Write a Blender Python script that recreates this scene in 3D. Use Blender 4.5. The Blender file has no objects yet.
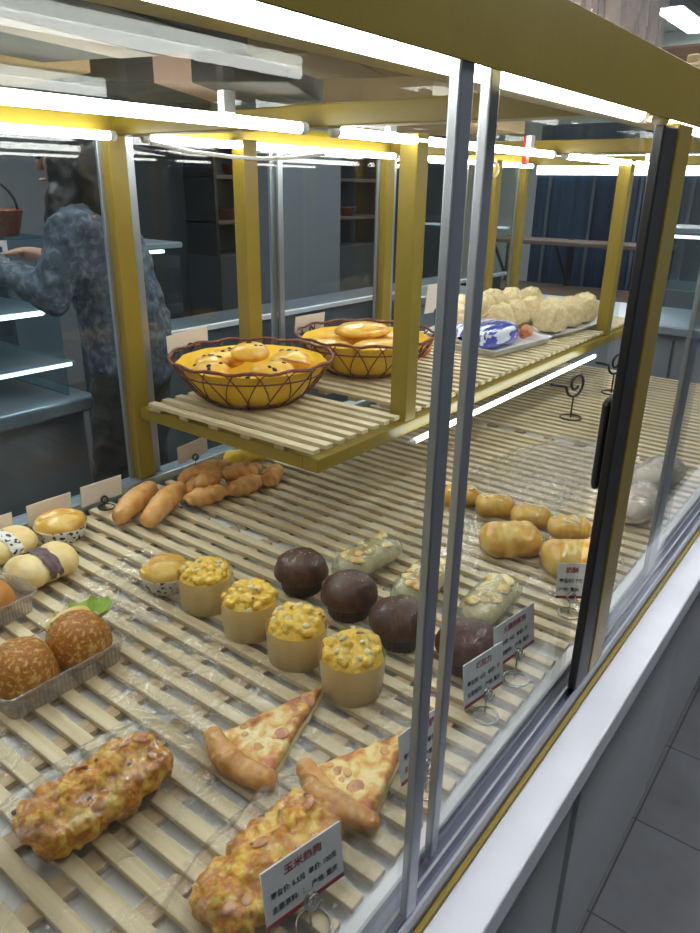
import bpy, bmesh, math, random
from mathutils import Vector, Matrix, noise
from mathutils.bvhtree import BVHTree
random.seed(7)
PI = math.pi
COL = bpy.context.scene.collection
T = 0.85          # tray level
SH = 1.041        # shelf slat level
def clampz(v): return v

# ------------------------------------------------------------------ materials
def nt(name):
    m = bpy.data.materials.new(name); m.use_nodes = True
    n = m.node_tree; n.nodes.clear()
    out = n.nodes.new('ShaderNodeOutputMaterial')
    return m, n, out
def ramp(n, stops):
    r = n.nodes.new('ShaderNodeValToRGB'); e = r.color_ramp.elements
    while len(e) > 1: e.remove(e[-1])
    e[0].position = stops[0][0]; e[0].color = (*stops[0][1], 1)
    for p, c in stops[1:]:
        x = e.new(p); x.color = (*c, 1)
    return r
def mat(name, stops, scale=20, rough=.5, metal=0, bump=.0, bscale=None, detail=4, stretch=None, spec=.5, coat=0, trans=0, sss=0, dist=.4):
    """stops: one colour, or a list of (position, colour) driven by noise"""
    m, n, out = nt(name)
    p = n.nodes.new('ShaderNodeBsdfPrincipled')
    tc = n.nodes.new('ShaderNodeTexCoord'); mp = n.nodes.new('ShaderNodeMapping')
    n.links.new(tc.outputs['Object'], mp.inputs['Vector'])
    if stretch: mp.inputs['Scale'].default_value = stretch
    if isinstance(stops[0], (int, float)): stops = [(0.3, tuple(c*.93 for c in stops)), (0.7, stops)]
    nz = n.nodes.new('ShaderNodeTexNoise'); nz.inputs['Scale'].default_value = scale; nz.inputs['Detail'].default_value = detail
    nz.inputs['Distortion'].default_value = dist
    n.links.new(mp.outputs[0], nz.inputs['Vector'])
    r = ramp(n, stops); n.links.new(nz.outputs['Fac'], r.inputs[0]); n.links.new(r.outputs[0], p.inputs['Base Color'])
    p.inputs['Roughness'].default_value = rough; p.inputs['Metallic'].default_value = metal
    p.inputs['Specular IOR Level'].default_value = spec
    p.inputs['Coat Weight'].default_value = coat; p.inputs['Coat Roughness'].default_value = .12
    if sss:
        p.inputs['Subsurface Weight'].default_value = sss; p.inputs['Subsurface Scale'].default_value = .01
        p.inputs['Subsurface Radius'].default_value = (1, .6, .3)
    if bump:
        b = n.nodes.new('ShaderNodeBump'); b.inputs['Strength'].default_value = bump; b.inputs['Distance'].default_value = .003
        nb = n.nodes.new('ShaderNodeTexNoise'); nb.inputs['Scale'].default_value = bscale or scale*5; nb.inputs['Detail'].default_value = 5
        n.links.new(mp.outputs[0], nb.inputs['Vector']); n.links.new(nb.outputs['Fac'], b.inputs['Height'])
        n.links.new(b.outputs[0], p.inputs['Normal'])
    if trans:
        t = n.nodes.new('ShaderNodeBsdfTransparent'); mx = n.nodes.new('ShaderNodeMixShader'); mx.inputs[0].default_value = trans
        n.links.new(p.outputs[0], mx.inputs[1]); n.links.new(t.outputs[0], mx.inputs[2]); n.links.new(mx.outputs[0], out.inputs[0])
    else: n.links.new(p.outputs[0], out.inputs[0])
    return m
def glassy(name, tint, base, edge, rough=.0, power=4, bump=0, bscale=40, milk=0):
    """thin clear sheet: see-through, with a mirror share that grows towards grazing"""
    m, n, out = nt(name)
    tr = n.nodes.new('ShaderNodeBsdfTransparent'); tr.inputs[0].default_value = (*tint, 1)
    gl = n.nodes.new('ShaderNodeBsdfGlossy'); gl.inputs['Roughness'].default_value = rough
    lw = n.nodes.new('ShaderNodeLayerWeight'); lw.inputs[0].default_value = .5
    pw = n.nodes.new('ShaderNodeMath'); pw.operation = 'POWER'; pw.inputs[1].default_value = power
    ml = n.nodes.new('ShaderNodeMath'); ml.operation = 'MULTIPLY_ADD'; ml.inputs[1].default_value = edge; ml.inputs[2].default_value = base
    n.links.new(lw.outputs['Facing'], pw.inputs[0]); n.links.new(pw.outputs[0], ml.inputs[0])
    mx = n.nodes.new('ShaderNodeMixShader'); n.links.new(ml.outputs[0], mx.inputs[0])
    first = tr.outputs[0]
    if milk:
        d = n.nodes.new('ShaderNodeBsdfDiffuse'); d.inputs[0].default_value = (.85, .85, .82, 1)
        m2 = n.nodes.new('ShaderNodeMixShader'); m2.inputs[0].default_value = milk
        n.links.new(tr.outputs[0], m2.inputs[1]); n.links.new(d.outputs[0], m2.inputs[2]); first = m2.outputs[0]
    n.links.new(first, mx.inputs[1]); n.links.new(gl.outputs[0], mx.inputs[2])
    if bump:
        tc = n.nodes.new('ShaderNodeTexCoord')
        nb = n.nodes.new('ShaderNodeTexNoise'); nb.inputs['Scale'].default_value = bscale; nb.inputs['Detail'].default_value = 3
        nb.inputs['Distortion'].default_value = 1.2
        b = n.nodes.new('ShaderNodeBump'); b.inputs['Strength'].default_value = bump; b.inputs['Distance'].default_value = .01
        n.links.new(tc.outputs['Object'], nb.inputs['Vector']); n.links.new(nb.outputs['Fac'], b.inputs['Height'])
        n.links.new(b.outputs[0], gl.inputs['Normal']); n.links.new(b.outputs[0], lw.inputs['Normal'])
    n.links.new(mx.outputs[0], out.inputs[0])
    return m
def emit(name, c, s):
    m, n, out = nt(name); e = n.nodes.new('ShaderNodeEmission'); e.inputs[0].default_value = (*c, 1); e.inputs[1].default_value = s
    n.links.new(e.outputs[0], out.inputs[0]); return m
def tiles(name, c1, c2, mortar, size, offx=0, offy=0):
    m, n, out = nt(name); p = n.nodes.new('ShaderNodeBsdfPrincipled')
    tc = n.nodes.new('ShaderNodeTexCoord'); mp = n.nodes.new('ShaderNodeMapping'); mp.inputs['Location'].default_value = (offx, offy, 0)
    b = n.nodes.new('ShaderNodeTexBrick'); b.offset = 0; b.inputs['Color1'].default_value = (*c1, 1); b.inputs['Color2'].default_value = (*c2, 1)
    b.inputs['Mortar'].default_value = (*mortar, 1); b.inputs['Scale'].default_value = 1; b.inputs['Mortar Size'].default_value = .0025
    b.inputs['Brick Width'].default_value = size[0]; b.inputs['Row Height'].default_value = size[1]; b.inputs['Mortar Smooth'].default_value = .1
    n.links.new(tc.outputs['Object'], mp.inputs[0]); n.links.new(mp.outputs[0], b.inputs['Vector'])
    nz = n.nodes.new('ShaderNodeTexNoise'); nz.inputs['Scale'].default_value = 7; nz.inputs['Detail'].default_value = 6
    n.links.new(tc.outputs['Object'], nz.inputs['Vector'])
    r = ramp(n, [(.3, (.75,)*3), (.7, (1.25,)*3)]); n.links.new(nz.outputs['Fac'], r.inputs[0])
    mx = n.nodes.new('ShaderNodeMix'); mx.data_type = 'RGBA'; mx.blend_type = 'MULTIPLY'; mx.inputs[0].default_value = 1
    n.links.new(b.outputs['Color'], mx.inputs[6]); n.links.new(r.outputs[0], mx.inputs[7]); n.links.new(mx.outputs[2], p.inputs['Base Color'])
    p.inputs['Roughness'].default_value = .42
    n.links.new(p.outputs[0], out.inputs[0]); return m

M = {}
M['olive'] = mat('olive_paint', (.30, .215, .025), 30, .33, bump=.05, spec=.45)
M['olive_in'] = M['olive']
M['alu'] = mat('aluminium', (.40, .43, .47), 60, .35, .75, bump=.03, stretch=(1, 1, .05))
M['alu_track'] = mat('aluminium_track', (.42, .44, .50), 60, .4, .6)
M['track_dark'] = mat('slate_track', (.15, .155, .21), 60, .4, .3)
M['rubber'] = mat('black_rubber', (.016, .016, .016), 40, .45)
M['glass'] = glassy('door_glass', (.955, .975, .97), .022, .5)
M['topglass'] = glassy('top_glass', (.90, .92, .90), .004, .035, .015, 3)
M['white_lam'] = mat('white_laminate', (.74, .75, .76), 12, .35)
M['ledge'] = mat('ledge_stone', (.80, .81, .86), 16, .35)
M['panel'] = mat('grey_panel', (.60, .605, .615), 8, .5, bump=.03)
M['panel2'] = mat('grey_panel_edge', (.55, .555, .57), 8, .5)
M['wood'] = mat('pine_slat', [(.25, (.50, .41, .24)), (.5, (.64, .54, .34)), (.75, (.72, .62, .42))], 14, .5, bump=.15, stretch=(6, .35, 6), bscale=60)
M['lath'] = mat('pine_lath', [(.3, (.40, .29, .18)), (.7, (.56, .43, .28))], 14, .6, bump=.15, stretch=(.35, 6, 6), bscale=60)
M['tube'] = emit('tube_glow', (1, .985, .94), 19)
M['tube_small'] = emit('small_tube_glow', (.95, 1, .98), 7)
M['tube_cap'] = mat('tube_cap', (.8, .8, .78), 30, .4)
M['card'] = mat('white_card', (.80, .79, .78), 60, .55)
M['card_back'] = mat('card_back', (.84, .79, .73), 50, .6)
M['ink'] = mat('grey_ink', (.05, .05, .055), 50, .6)
M['ink_red'] = mat('red_ink', (.34, .015, .02), 50, .5)
M['wire'] = mat('dark_wire', (.045, .04, .04), 60, .3, .8)
M['steel'] = mat('steel_wire', (.45, .45, .45), 60, .25, .9)
M['bread'] = mat('baked_crust', [(.28, (.80, .58, .20)), (.45, (.76, .46, .09)), (.58, (.60, .26, .03)), (.75, (.36, .11, .015))], 28, .38, bump=.5, bscale=130, coat=.25, sss=.08)
M['danish'] = mat('cheesy_crust', [(.30, (.84, .66, .18)), (.40, (.82, .52, .07)), (.48, (.70, .34, .02)), (.57, (.52, .17, .010)), (.66, (.66, .34, .03)), (.78, (.34, .10, .01))], 62, .34, bump=1, bscale=150, coat=.4, detail=7)
M['crust'] = mat('pizza_crust', [(.3, (.76, .45, .16)), (.6, (.60, .28, .07)), (.8, (.34, .12, .03))], 30, .35, bump=.4, bscale=90, coat=.25)
M['cheese'] = mat('pizza_cheese', [(.30, (.86, .76, .46)), (.45, (.84, .66, .28)), (.54, (.74, .42, .10)), (.62, (.56, .22, .07)), (.72, (.42, .13, .05))], 38, .35, bump=.9, bscale=100, coat=.35, detail=6)
M['crumb_side'] = mat('bread_side', [(.3, (.80, .62, .30)), (.7, (.84, .70, .40))], 50, .6, bump=.4)
M['corn'] = mat('yellow_crumble', [(.3, (.86, .64, .13)), (.5, (.88, .56, .05)), (.7, (.85, .72, .28))], 90, .4, bump=.5, bscale=220, coat=.2, sss=.1)
M['corn2'] = mat('pale_crumble', (.84, .74, .44), 90, .45, bump=.5, bscale=220)
M['paper'] = mat('baking_paper', [(.3, (.74, .60, .34)), (.7, (.84, .73, .48))], 40, .3, bump=.4, bscale=60, trans=.42, stretch=(1, 1, .3))
M['cake'] = mat('cake_side', [(.35, (.86, .68, .26)), (.55, (.70, .42, .14)), (.68, (.40, .18, .07))], 32, .6, bump=.3)
M['choc'] = mat('chocolate_crust', [(.3, (.050, .019, .010)), (.55, (.080, .030, .014)), (.8, (.14, .065, .035))], 60, .42, bump=.5, bscale=160, coat=.15)
M['choc_paper'] = mat('brown_paper_cup', (.055, .026, .015), 60, .5, bump=.3)
M['sugar'] = mat('sugar_crumbs', (.66, .55, .42), 60, .5)
M['cup_paper'] = mat('white_cup_paper', [(.62, (.80, .78, .74)), (.66, (.03, .02, .03))], 150, .5, bump=.15, dist=0, detail=0)
M['golden'] = mat('golden_top', [(.3, (.82, .62, .18)), (.5, (.74, .42, .06)), (.7, (.50, .20, .03))], 22, .32, bump=.4, bscale=120, coat=.35)
M['softbun'] = mat('pale_bun', [(.32, (.86, .74, .42)), (.55, (.84, .62, .24)), (.75, (.66, .33, .08))], 14, .45, bump=.2, bscale=90, sss=.1)
M['bean'] = mat('dark_filling', [(.3, (.10, .05, .06)), (.6, (.22, .15, .15)), (.7, (.5, .42, .36))], 120, .6, bump=.8)
M['sesame'] = mat('sesame_bun', [(.3, (.34, .12, .015)), (.54, (.46, .18, .02)), (.62, (.70, .44, .12))], 160, .4, bump=.9, bscale=260, coat=.15)
M['brownbun'] = mat('smooth_brown_bun', [(.3, (.46, .17, .02)), (.7, (.60, .26, .04))], 20, .35, bump=.15, coat=.3)
M['lettuce'] = mat('lettuce', [(.3, (.22, .42, .04)), (.7, (.42, .60, .12))], 60, .45, bump=.4)
M['donut'] = mat('fried_dough', [(.3, (.76, .46, .17)), (.55, (.66, .32, .08)), (.75, (.46, .18, .04))], 30, .4, bump=.4, bscale=140, coat=.15)
M['boxplastic'] = glassy('box_plastic', (.93, .88, .84), .06, .5, .12, 2, .25, 90, .16)
M['wrap'] = glassy('clear_film', (.995, .995, .99), .03, .7, .05, 2.4, .3, 60, .0)
M['wrapg'] = glassy('pale_green_film', (.88, .93, .80), .05, .6, .12, 2.2, .7, 40, .16)
M['yellowp'] = mat('yellow_soft', [(.3, (.80, .52, .02)), (.7, (.88, .64, .04))], 30, .4, bump=.2)
M['liner'] = mat('yellow_liner', [(.3, (.86, .52, .015)), (.7, (.94, .66, .04))], 12, .45, bump=.4, bscale=30, trans=0)
M['wicker'] = mat('brown_wicker', [(.3, (.11, .025, .012)), (.7, (.24, .07, .03))], 60, .4, bump=.3)
M['basketbun'] = mat('butter_bun', [(.3, (.84, .56, .09)), (.52, (.80, .44, .04)), (.72, (.58, .24, .03))], 26, .32, bump=.4, coat=.35)
M['raisin'] = mat('raisin', (.035, .012, .02), 80, .4)
M['sausage'] = mat('sausage', [(.3, (.42, .16, .10)), (.7, (.56, .28, .16))], 70, .35, coat=.3)
M['ham'] = mat('browned_ham', [(.4, (.52, .22, .13)), (.6, (.66, .38, .18))], 120, .4)
M['crumbbun'] = mat('crumbed_bun', [(.3, (.66, .50, .25)), (.5, (.76, .60, .33)), (.7, (.82, .69, .44))], 110, .65, bump=1, bscale=240)
M['whitep'] = mat('white_plastic', (.80, .82, .86), 20, .3)
M['print_glare'] = mat('blue_white_print_glare', [(.46, (.82, .83, .90)), (.49, (.05, .06, .38))], 26, .25, coat=.5, stretch=(.25, 2.4, 1), dist=.1)  # blue and white wrapper; the fine stripes also paint its horizontal glare
M['orange'] = mat('orange_filling', [(.3, (.55, .12, .04)), (.7, (.76, .32, .12))], 60, .4, coat=.3)
M['cardboard'] = mat('cardboard', [(.3, (.30, .19, .095)), (.7, (.38, .25, .13))], 9, .8, bump=.05)
M['darkbox'] = mat('dark_carton', [(.3, (.045, .035, .03)), (.7, (.075, .06, .05))], 9, .8)
M['bagfilm'] = glassy('storage_bag_film', (.93, .88, .88), .08, .6, .16, 2, .9, 18, .32)
M['bread_bag'] = mat('pinkish_cartons', [(.3, (.36, .22, .17)), (.6, (.50, .33, .26))], 12, .6)
M['wall'] = mat('grey_wall', (.155, .17, .18), 2, .7)
M['wall_light'] = mat('pale_green_wall', (.62, .68, .62), 2, .7)
M['wall_d'] = mat('dark_wall', (.05, .058, .066), 2, .6)
M['ceil'] = mat('pale_ceiling', (.46, .50, .45), 2, .8)
M['navy'] = mat('navy_panel', [(.3, (.006, .014, .030)), (.7, (.020, .045, .085))], 5, .35, stretch=(6, 6, .3))
M['bluegrey'] = mat('blue_grey_counter', [(.3, (.055, .075, .09)), (.7, (.085, .11, .13))], 3, .4)
M['greycounter'] = mat('grey_counter', [(.3, (.22, .235, .26)), (.7, (.29, .30, .33))], 4, .4)
M['shopglass'] = glassy('cabinet_glass', (.75, .88, .92), .07, .5, .02)
M['led'] = emit('cool_strip', (.75, .9, 1), 5)
M['led_dim'] = emit('cool_strip_dim', (.55, .8, 1), 3)
M['header'] = emit('header_glow', (1, .97, .92), 4.5)
M['lamp'] = emit('ceiling_lamp', (.90, .93, 1), 24)
M['lamp_rear'] = emit('rear_lamp_and_fill', (.92, .96, 1), 22)  # shared by the rear fittings and those added as fill
M['stainless'] = mat('stainless', (.42, .50, .56), 6, .28, .7)
M['darkwood'] = mat('dark_wood', [(.3, (.10, .065, .045)), (.7, (.17, .115, .08))], 10, .45, stretch=(3, .4, 3))
M['denim'] = mat('denim', [(.32, (.035, .048, .07)), (.52, (.07, .09, .12)), (.68, (.15, .18, .21))], 45, .85, bump=.5, bscale=400)
M['black_cloth'] = mat('black_cloth', (.014, .013, .013), 40, .8, bump=.3)
M['skin'] = mat('skin', (.38, .21, .14), 20, .5, sss=.1)
M['hair'] = mat('dark_hair', (.012, .009, .008), 60, .45, bump=.6, stretch=(1, 1, .1), bscale=300)
M['cap'] = mat('navy_cap', (.03, .03, .085), 30, .8)
M['black'] = mat('black_plastic', (.02, .02, .022), 30, .4)
M['rope'] = mat('rope', (.50, .38, .22), 120, .8, bump=.5)
M['redtag'] = mat('red_ribbon', (.6, .03, .03), 40, .5)
M['tile'] = tiles('floor_tile', (.072, .073, .077), (.080, .081, .086), (.012, .012, .012), (.315, .48), -.315+.055, -.23)

# ------------------------------------------------------------------ builders
class B:
    """collects shapes given in world coordinates, linked as one mesh"""
    def __init__(s): s.bm = bmesh.new()
    def box(s, a, b, bev=0, rot=None):
        a = Vector(a); b = Vector(b); c = (a+b)/2; d = b-a
        g = bmesh.ops.create_cube(s.bm, size=1)['verts']
        for v in g: v.co = Vector((v.co.x*d.x, v.co.y*d.y, v.co.z*d.z))
        if bev:
            es = list({e for v in g for e in v.link_edges})
            r = bmesh.ops.bevel(s.bm, geom=es, offset=bev, segments=2, affect='EDGES', profile=.5)
            g = list({v for f in r['faces'] for v in f.verts} | {v for v in g if v.is_valid})
        mt = Matrix.Translation(c) @ (rot.to_4x4() if rot else Matrix.Identity(4))
        for v in g: v.co = mt @ v.co
        return s
    def tube(s, pts, r, n=8, closed=False, caps=True):
        pts = [Vector(p) for p in pts]; k = len(pts); rings = []
        rr = r if isinstance(r, (list, tuple)) else [r]*k
        up = Vector((0, 0, 1)); prev = None
        for i, p in enumerate(pts):
            if closed: d = pts[(i+1) % k]-pts[i-1]
            else: d = pts[min(i+1, k-1)]-pts[max(i-1, 0)]
            d.normalize()
            if prev is None:
                x = d.orthogonal().normalized() if abs(d.z) > .95 else d.cross(up).normalized()
            else:
                x = (prev-d*prev.dot(d))
                x = x.normalized() if x.length > 1e-6 else d.orthogonal().normalized()
            prev = x; y = d.cross(x)
            rings.append([s.bm.verts.new(p+(x*math.cos(2*PI*j/n)+y*math.sin(2*PI*j/n))*rr[i]) for j in range(n)])
        m = k if closed else k-1
        for i in range(m):
            a, b = rings[i], rings[(i+1) % k]
            for j in range(n): s.bm.faces.new((a[j], a[(j+1) % n], b[(j+1) % n], b[j]))
        if caps and not closed:
            s.bm.faces.new(rings[0][::-1]); s.bm.faces.new(rings[-1])
        return s
    def lathe(s, c, prof, n=40, wob=None, cap=True):
        c = Vector(c); rings = []
        for i, (r, z) in enumerate(prof):
            ring = []
            for j in range(n):
                a = 2*PI*j/n; q = wob(a, i, r) if wob else r
                ring.append(s.bm.verts.new(c+Vector((q*math.cos(a), q*math.sin(a), z))))
            rings.append(ring)
        for a, b in zip(rings, rings[1:]):
            for j in range(n): s.bm.faces.new((a[j], a[(j+1) % n], b[(j+1) % n], b[j]))
        if cap:
            s.bm.faces.new(rings[0][::-1]); s.bm.faces.new(rings[-1])
        return s
    def sph(s, c, r, rot=0, sub=3):
        if isinstance(r, (int, float)): r = (r, r, r)
        g = bmesh.ops.create_icosphere(s.bm, subdivisions=sub, radius=1)['verts']
        m = Matrix.Translation(Vector(c)) @ Matrix.Rotation(rot, 4, 'Z') @ Matrix.Diagonal((*r, 1))
        for v in g: v.co = m @ v.co
        return s
    def grid(s, f, nu, nv, closed_u=False):
        vs = [[s.bm.verts.new(f(i/(nu-1) if not closed_u else i/nu, j/(nv-1))) for j in range(nv)] for i in range(nu)]
        for i in range(nu if closed_u else nu-1):
            for j in range(nv-1): s.bm.faces.new((vs[i][j], vs[(i+1) % nu][j], vs[(i+1) % nu][j+1], vs[i][j+1]))
        return s
    def prism(s, poly, z0, z1):
        a = [s.bm.verts.new((x, y, z0)) for x, y in poly]; b = [s.bm.verts.new((x, y, z1)) for x, y in poly]
        s.bm.faces.new(a[::-1]); s.bm.faces.new(b)
        for i in range(len(a)): s.bm.faces.new((a[i], a[(i+1) % len(a)], b[(i+1) % len(a)], b[i]))
        return s
    def build(s, name, m, parent=None, smooth=False, local=False):
        me = bpy.data.meshes.new(name)
        bmesh.ops.recalc_face_normals(s.bm, faces=s.bm.faces)
        if parent is not None and not local:
            o = root_loc(parent)
            for v in s.bm.verts: v.co -= o
        s.bm.to_mesh(me); s.bm.free()
        me.materials.append(M[m])
        if smooth:
            for f in me.polygons: f.use_smooth = True
        ob = bpy.data.objects.new(name, me); COL.objects.link(ob); ob.parent = parent
        return ob
def root_loc(p):
    v = Vector((0, 0, 0))
    while p is not None: v += p.location; p = p.parent
    return v
def thing(name, label, cat, loc=(0, 0, 0), group=None):
    o = bpy.data.objects.new(name, None); COL.objects.link(o); o.location = loc; o.empty_display_size = .02
    return tag(o, label, cat, group)
def tag(o, label, cat, group=None, kind=None):
    o['label'] = label; o['category'] = cat
    if group: o['group'] = group
    if kind: o['kind'] = kind
    return o
def struct(o): o['kind'] = 'structure'; return o
def copy_tree(o, parent=None):
    c = o.copy(); COL.objects.link(c); c.parent = parent
    for ch in [x for x in bpy.data.objects if x.parent == o]: copy_tree(ch, c)
    return c
def centred(ob):
    """give a one-mesh thing an origin at its base"""
    me = ob.data; xs = [v.co for v in me.vertices]
    c = Vector(((min(v.x for v in xs)+max(v.x for v in xs))/2, (min(v.y for v in xs)+max(v.y for v in xs))/2, min(v.z for v in xs)))
    for v in me.vertices: v.co -= c
    ob.location = c
    return ob
def fuse(balls, voxel, sm=2, amp=0, fr=60, floor=None, seed=0, extra=None):
    """balls: (centre, radii, rotz) -> one continuous smooth mesh (bmesh)"""
    b = B()
    for c, r, a in balls: b.sph(c, r, a)
    me = bpy.data.meshes.new('tmp'); b.bm.to_mesh(me); b.bm.free()
    ob = bpy.data.objects.new('tmp', me); COL.objects.link(ob)
    md = ob.modifiers.new('r', 'REMESH'); md.mode = 'VOXEL'; md.voxel_size = voxel
    if sm:
        s = ob.modifiers.new('s', 'SMOOTH'); s.factor = .5; s.iterations = sm
    bpy.context.view_layer.update()
    dg = bpy.context.evaluated_depsgraph_get()
    out = bpy.data.meshes.new_from_object(ob.evaluated_get(dg))
    bpy.data.objects.remove(ob); bpy.data.meshes.remove(me)
    r = B(); r.bm.from_mesh(out); bpy.data.meshes.remove(out)
    r.bm.normal_update()
    off = Vector((seed*3.1, seed*1.7, 0))
    for v in r.bm.verts:
        if amp: v.co += v.normal*amp*noise.fractal(v.co*fr+off, 1, 2, 3)
        if extra: extra(v)
        if floor is not None and v.co.z < floor: v.co.z = floor
    return r
def dropper(ob):
    """height of an object's top at (x, y), in its own coordinates"""
    me = ob.data; t = BVHTree.FromPolygons([v.co[:] for v in me.vertices], [p.vertices[:] for p in me.polygons])
    def f(x, y):
        h = t.ray_cast(Vector((x, y, 1)), Vector((0, 0, -1)))
        return (h[0], h[1]) if h[0] else (None, None)
    return f

# ------------------------------------------------------------------ room
b = B(); b.box((-2.2, -2.2, -.05), (9, 5.2, 0)); fl = b.build('floor', 'tile'); struct(fl)
struct(B().box((-2.2, 5.0, 0), (9, 5.2, 3)).build('wall_back', 'wall_d'))
struct(B().box((8.8, -2.2, 0), (9, 5.2, 3)).build('wall_right', 'wall_light'))
struct(B().box((-2.2, -2.2, 0), (-2.0, 5.2, 3)).build('wall_left', 'wall'))
struct(B().box((-2.2, -2.2, 0), (9, -2.0, 3)).build('wall_front', 'wall'))
struct(B().box((-2.2, -2.2, 3), (9, 5.2, 3.1)).build('ceiling', 'ceil'))
struct(B().box((3.6, 3.3, 0), (4.2, 3.7, 3)).build('pillar', 'wall'))
# room lamps: long ceiling fittings; the last two added to brighten the background
for k, (x, y, l) in enumerate([(.9, -.25, 'over the front aisle near the camera'), (2.9, -.25, 'over the front aisle further along'), (5.2, -.4, 'over the front aisle past the case end'),
                (2.6, 2.3, 'above the glass cabinet'), (7.9, 2.2, 'near the far pale wall'), (5.2, 3.6, 'before the back shelving'), (.6, 2.1, 'above the chilled display'),
                (1.0, 3.2, 'added to brighten the rear aisle'), (4.2, 2.4, 'added as fill light over the grey counter')]):
    t = thing('ceiling_lamp', 'long cool white ceiling lamp '+l, 'ceiling lamp', (x, y, 2.92), 'ceiling lamps')
    B().box((x-.6, y-.13, 2.93), (x+.6, y+.13, 3.0), .004).build('housing', 'white_lam', t)
    B().box((x-.57, y-.11, 2.915), (x+.57, y+.11, 2.929)).build('diffuser', 'lamp' if y < 1 else 'lamp_rear', t)

# ------------------------------------------------------------------ the display case
case = thing('display_case', 'long bakery display case with olive metal frame, glass doors and white ledge', 'display case', (0, .22, 0))
X0, X1 = -.92, 2.72
YF, YR = .222, 1.25
mods = [-.92, -.02, .88, 1.78, 2.68]
cab = B().box((X0, .245, .02), (X1, 1.24, .775)).build('base_cabinet', 'panel', case)
for k, x in enumerate([-.95, -.34, .30, .955, 1.6, 2.25]):      # the base panels stand proud of each other by a hair
    B().box((x+.004, .238-(.004 if k % 2 else 0), .03), (x+.64, .2449, .76), .002).build('front_panel', 'panel' if k % 2 else 'panel2', case)
B().box((X0, .20, .775), (X1, 1.26, .80)).build('deck', 'white_lam', case)
B().box((X0, .26, .80), (X1, 1.217, .832)).build('tray_bed', 'white_lam', case)
B().box((X0, .172, .79), (X1, .2165, .83), .003).build('ledge', 'ledge', case)
B().box((X0, .2166, .79), (X1, .222, .834), .001).build('gold_edge', 'olive', case)
B().box((X0, .2221, .80), (X1, .2545, .840)).build('door_track', 'track_dark', case)
for y in (.2225, .2345, .2515): B().box((X0, y, .8401), (X1, y+.003, .8535)).build('track_rail', 'alu', case)
B().box((X0, .2248, 1.5510), (X1, .2545, 1.558)).build('upper_track', 'rubber', case)
B().box((X0, .2555, .822), (X1, .268, .846)).build('front_lip', 'white_lam', case)
B().box((X0, 1.218, .80), (X1, 1.262, .866), .002).build('rear_sill', 'stainless', case)
# top frame
B().box((X0, .2232, 1.535), (X1, .2247, 1.587), .0004).box((X0, .2247, 1.572), (X1, .262, 1.579)).build('front_beam', 'olive', case)
B().box((X0, .289, 1.545), (X1, .325, 1.579), .002).build('lamp_rail', 'olive', case)
B().box((X0, 1.225, 1.55), (X1, 1.265, 1.592), .002).build('rear_beam', 'olive', case)
for x in (.15, .7, 1.07, 1.62, 1.98, 2.5): B().box((x, .738, 1.553), (x+.02, .75, 1.579), .001).build('lamp_clip', 'tube_cap', case)
for x in mods:
    B().box((x-.001, .263, 1.548), (x+.036, 1.224, 1.578), .002).build('cross_beam', 'olive', case)
B().box((X0, .262, 1.5795), (X1, 1.224, 1.5865)).build('top_glass', 'topglass', case)
# posts
for x in mods:
    B().box((x-.035, .2232, .853), (x+.018, .2385, 1.5345), .002).build('post', 'olive', case)
    B().box((x-.012, 1.226, .866), (x+.028, 1.264, 1.552), .002).build('post', 'olive', case)
    if x > .5:
        B().box((x-.083, .2245, .853), (x-.036, .2355, 1.530), .002).build('door_seal', 'rubber', case)
for x in (1.155, 2.335):
    B().box((x, .737, SH-.036), (x+.038, .775, 1.557), .002).build('post', 'olive', case)
    B().box((x+.02, 1.186, SH-.036), (x+.062, 1.222, 1.557), .002).build('post', 'olive', case)
# front sliding doors: pane plus upright stiles
def door(x0, x1, y, stl=True, str_=True, z0=.854, z1=1.550, w=.022, name='sliding_door'):
    p = B().box((x0, y, z0), (x1, y+.005, z1)).build(name, 'glass', case)
    if stl: B().box((x0-.001, y-.0015, z0), (x0+w*.9, y+.0065, z1), .0015).build('stile', 'alu', p)
    if str_: B().box((x1-w*.9, y-.0015, z0), (x1+.001, y+.0065, z1), .0015).build('stile', 'alu', p)
    return p
door(-.05, .409, .2265, True, True, w=.017)
door(.460, .845-.05, .2415, True, False, w=.014)
door(.92, 1.19, .2265, False, False); door(1.165, 1.74, .2415, True, False, w=.05)
door(1.80, 2.62, .2415, True, True)
# black door pull on the seal by the front post
B().box((.812, .240, 1.13), (.845, .252, 1.245), .008).build('door_pull', 'rubber', case)
for x in mods[:-1]:
    door(x+.035, x+.47, 1.237, True, True, z0=.867, z1=1.549, w=.018, name='rear_door')
    door(x+.44, x+.895, 1.2485, True, True, z0=.867, z1=1.549, w=.018, name='rear_door')
# lamps
def tubelight(x0, x1, y, z, r=.0075, par=case, mt_='tube'):
    t = B().tube([(x0+.012, y, z), (x1-.012, y, z)], r, 14).build('light_tube', mt_, par, True)
    B().tube([(x0, y, z), (x0+.0115, y, z)], r*1.15, 12).build('end_cap', 'tube_cap', t, True)
    B().tube([(x1-.0115, y, z), (x1, y, z)], r*1.15, 12).build('end_cap', 'tube_cap', t, True)
for x0, x1 in ((-.0, .862), (.925, 1.765), (1.83, 2.66)):
    for y in (.267+.002, .75-.006, 1.195):
        tubelight(x0, x1, y, 1.545)
tubelight(-.9, -.04, .75-.006, 1.545); tubelight(-.9, -.04, 1.195, 1.545)
B().tube([(.93+.1*i, 1.18+.01*math.sin(i*2), 1.537-.018*math.sin(PI*i/5)) for i in range(6)], .004, 8).build('lamp_cable', 'tube_cap', case, True)
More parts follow.
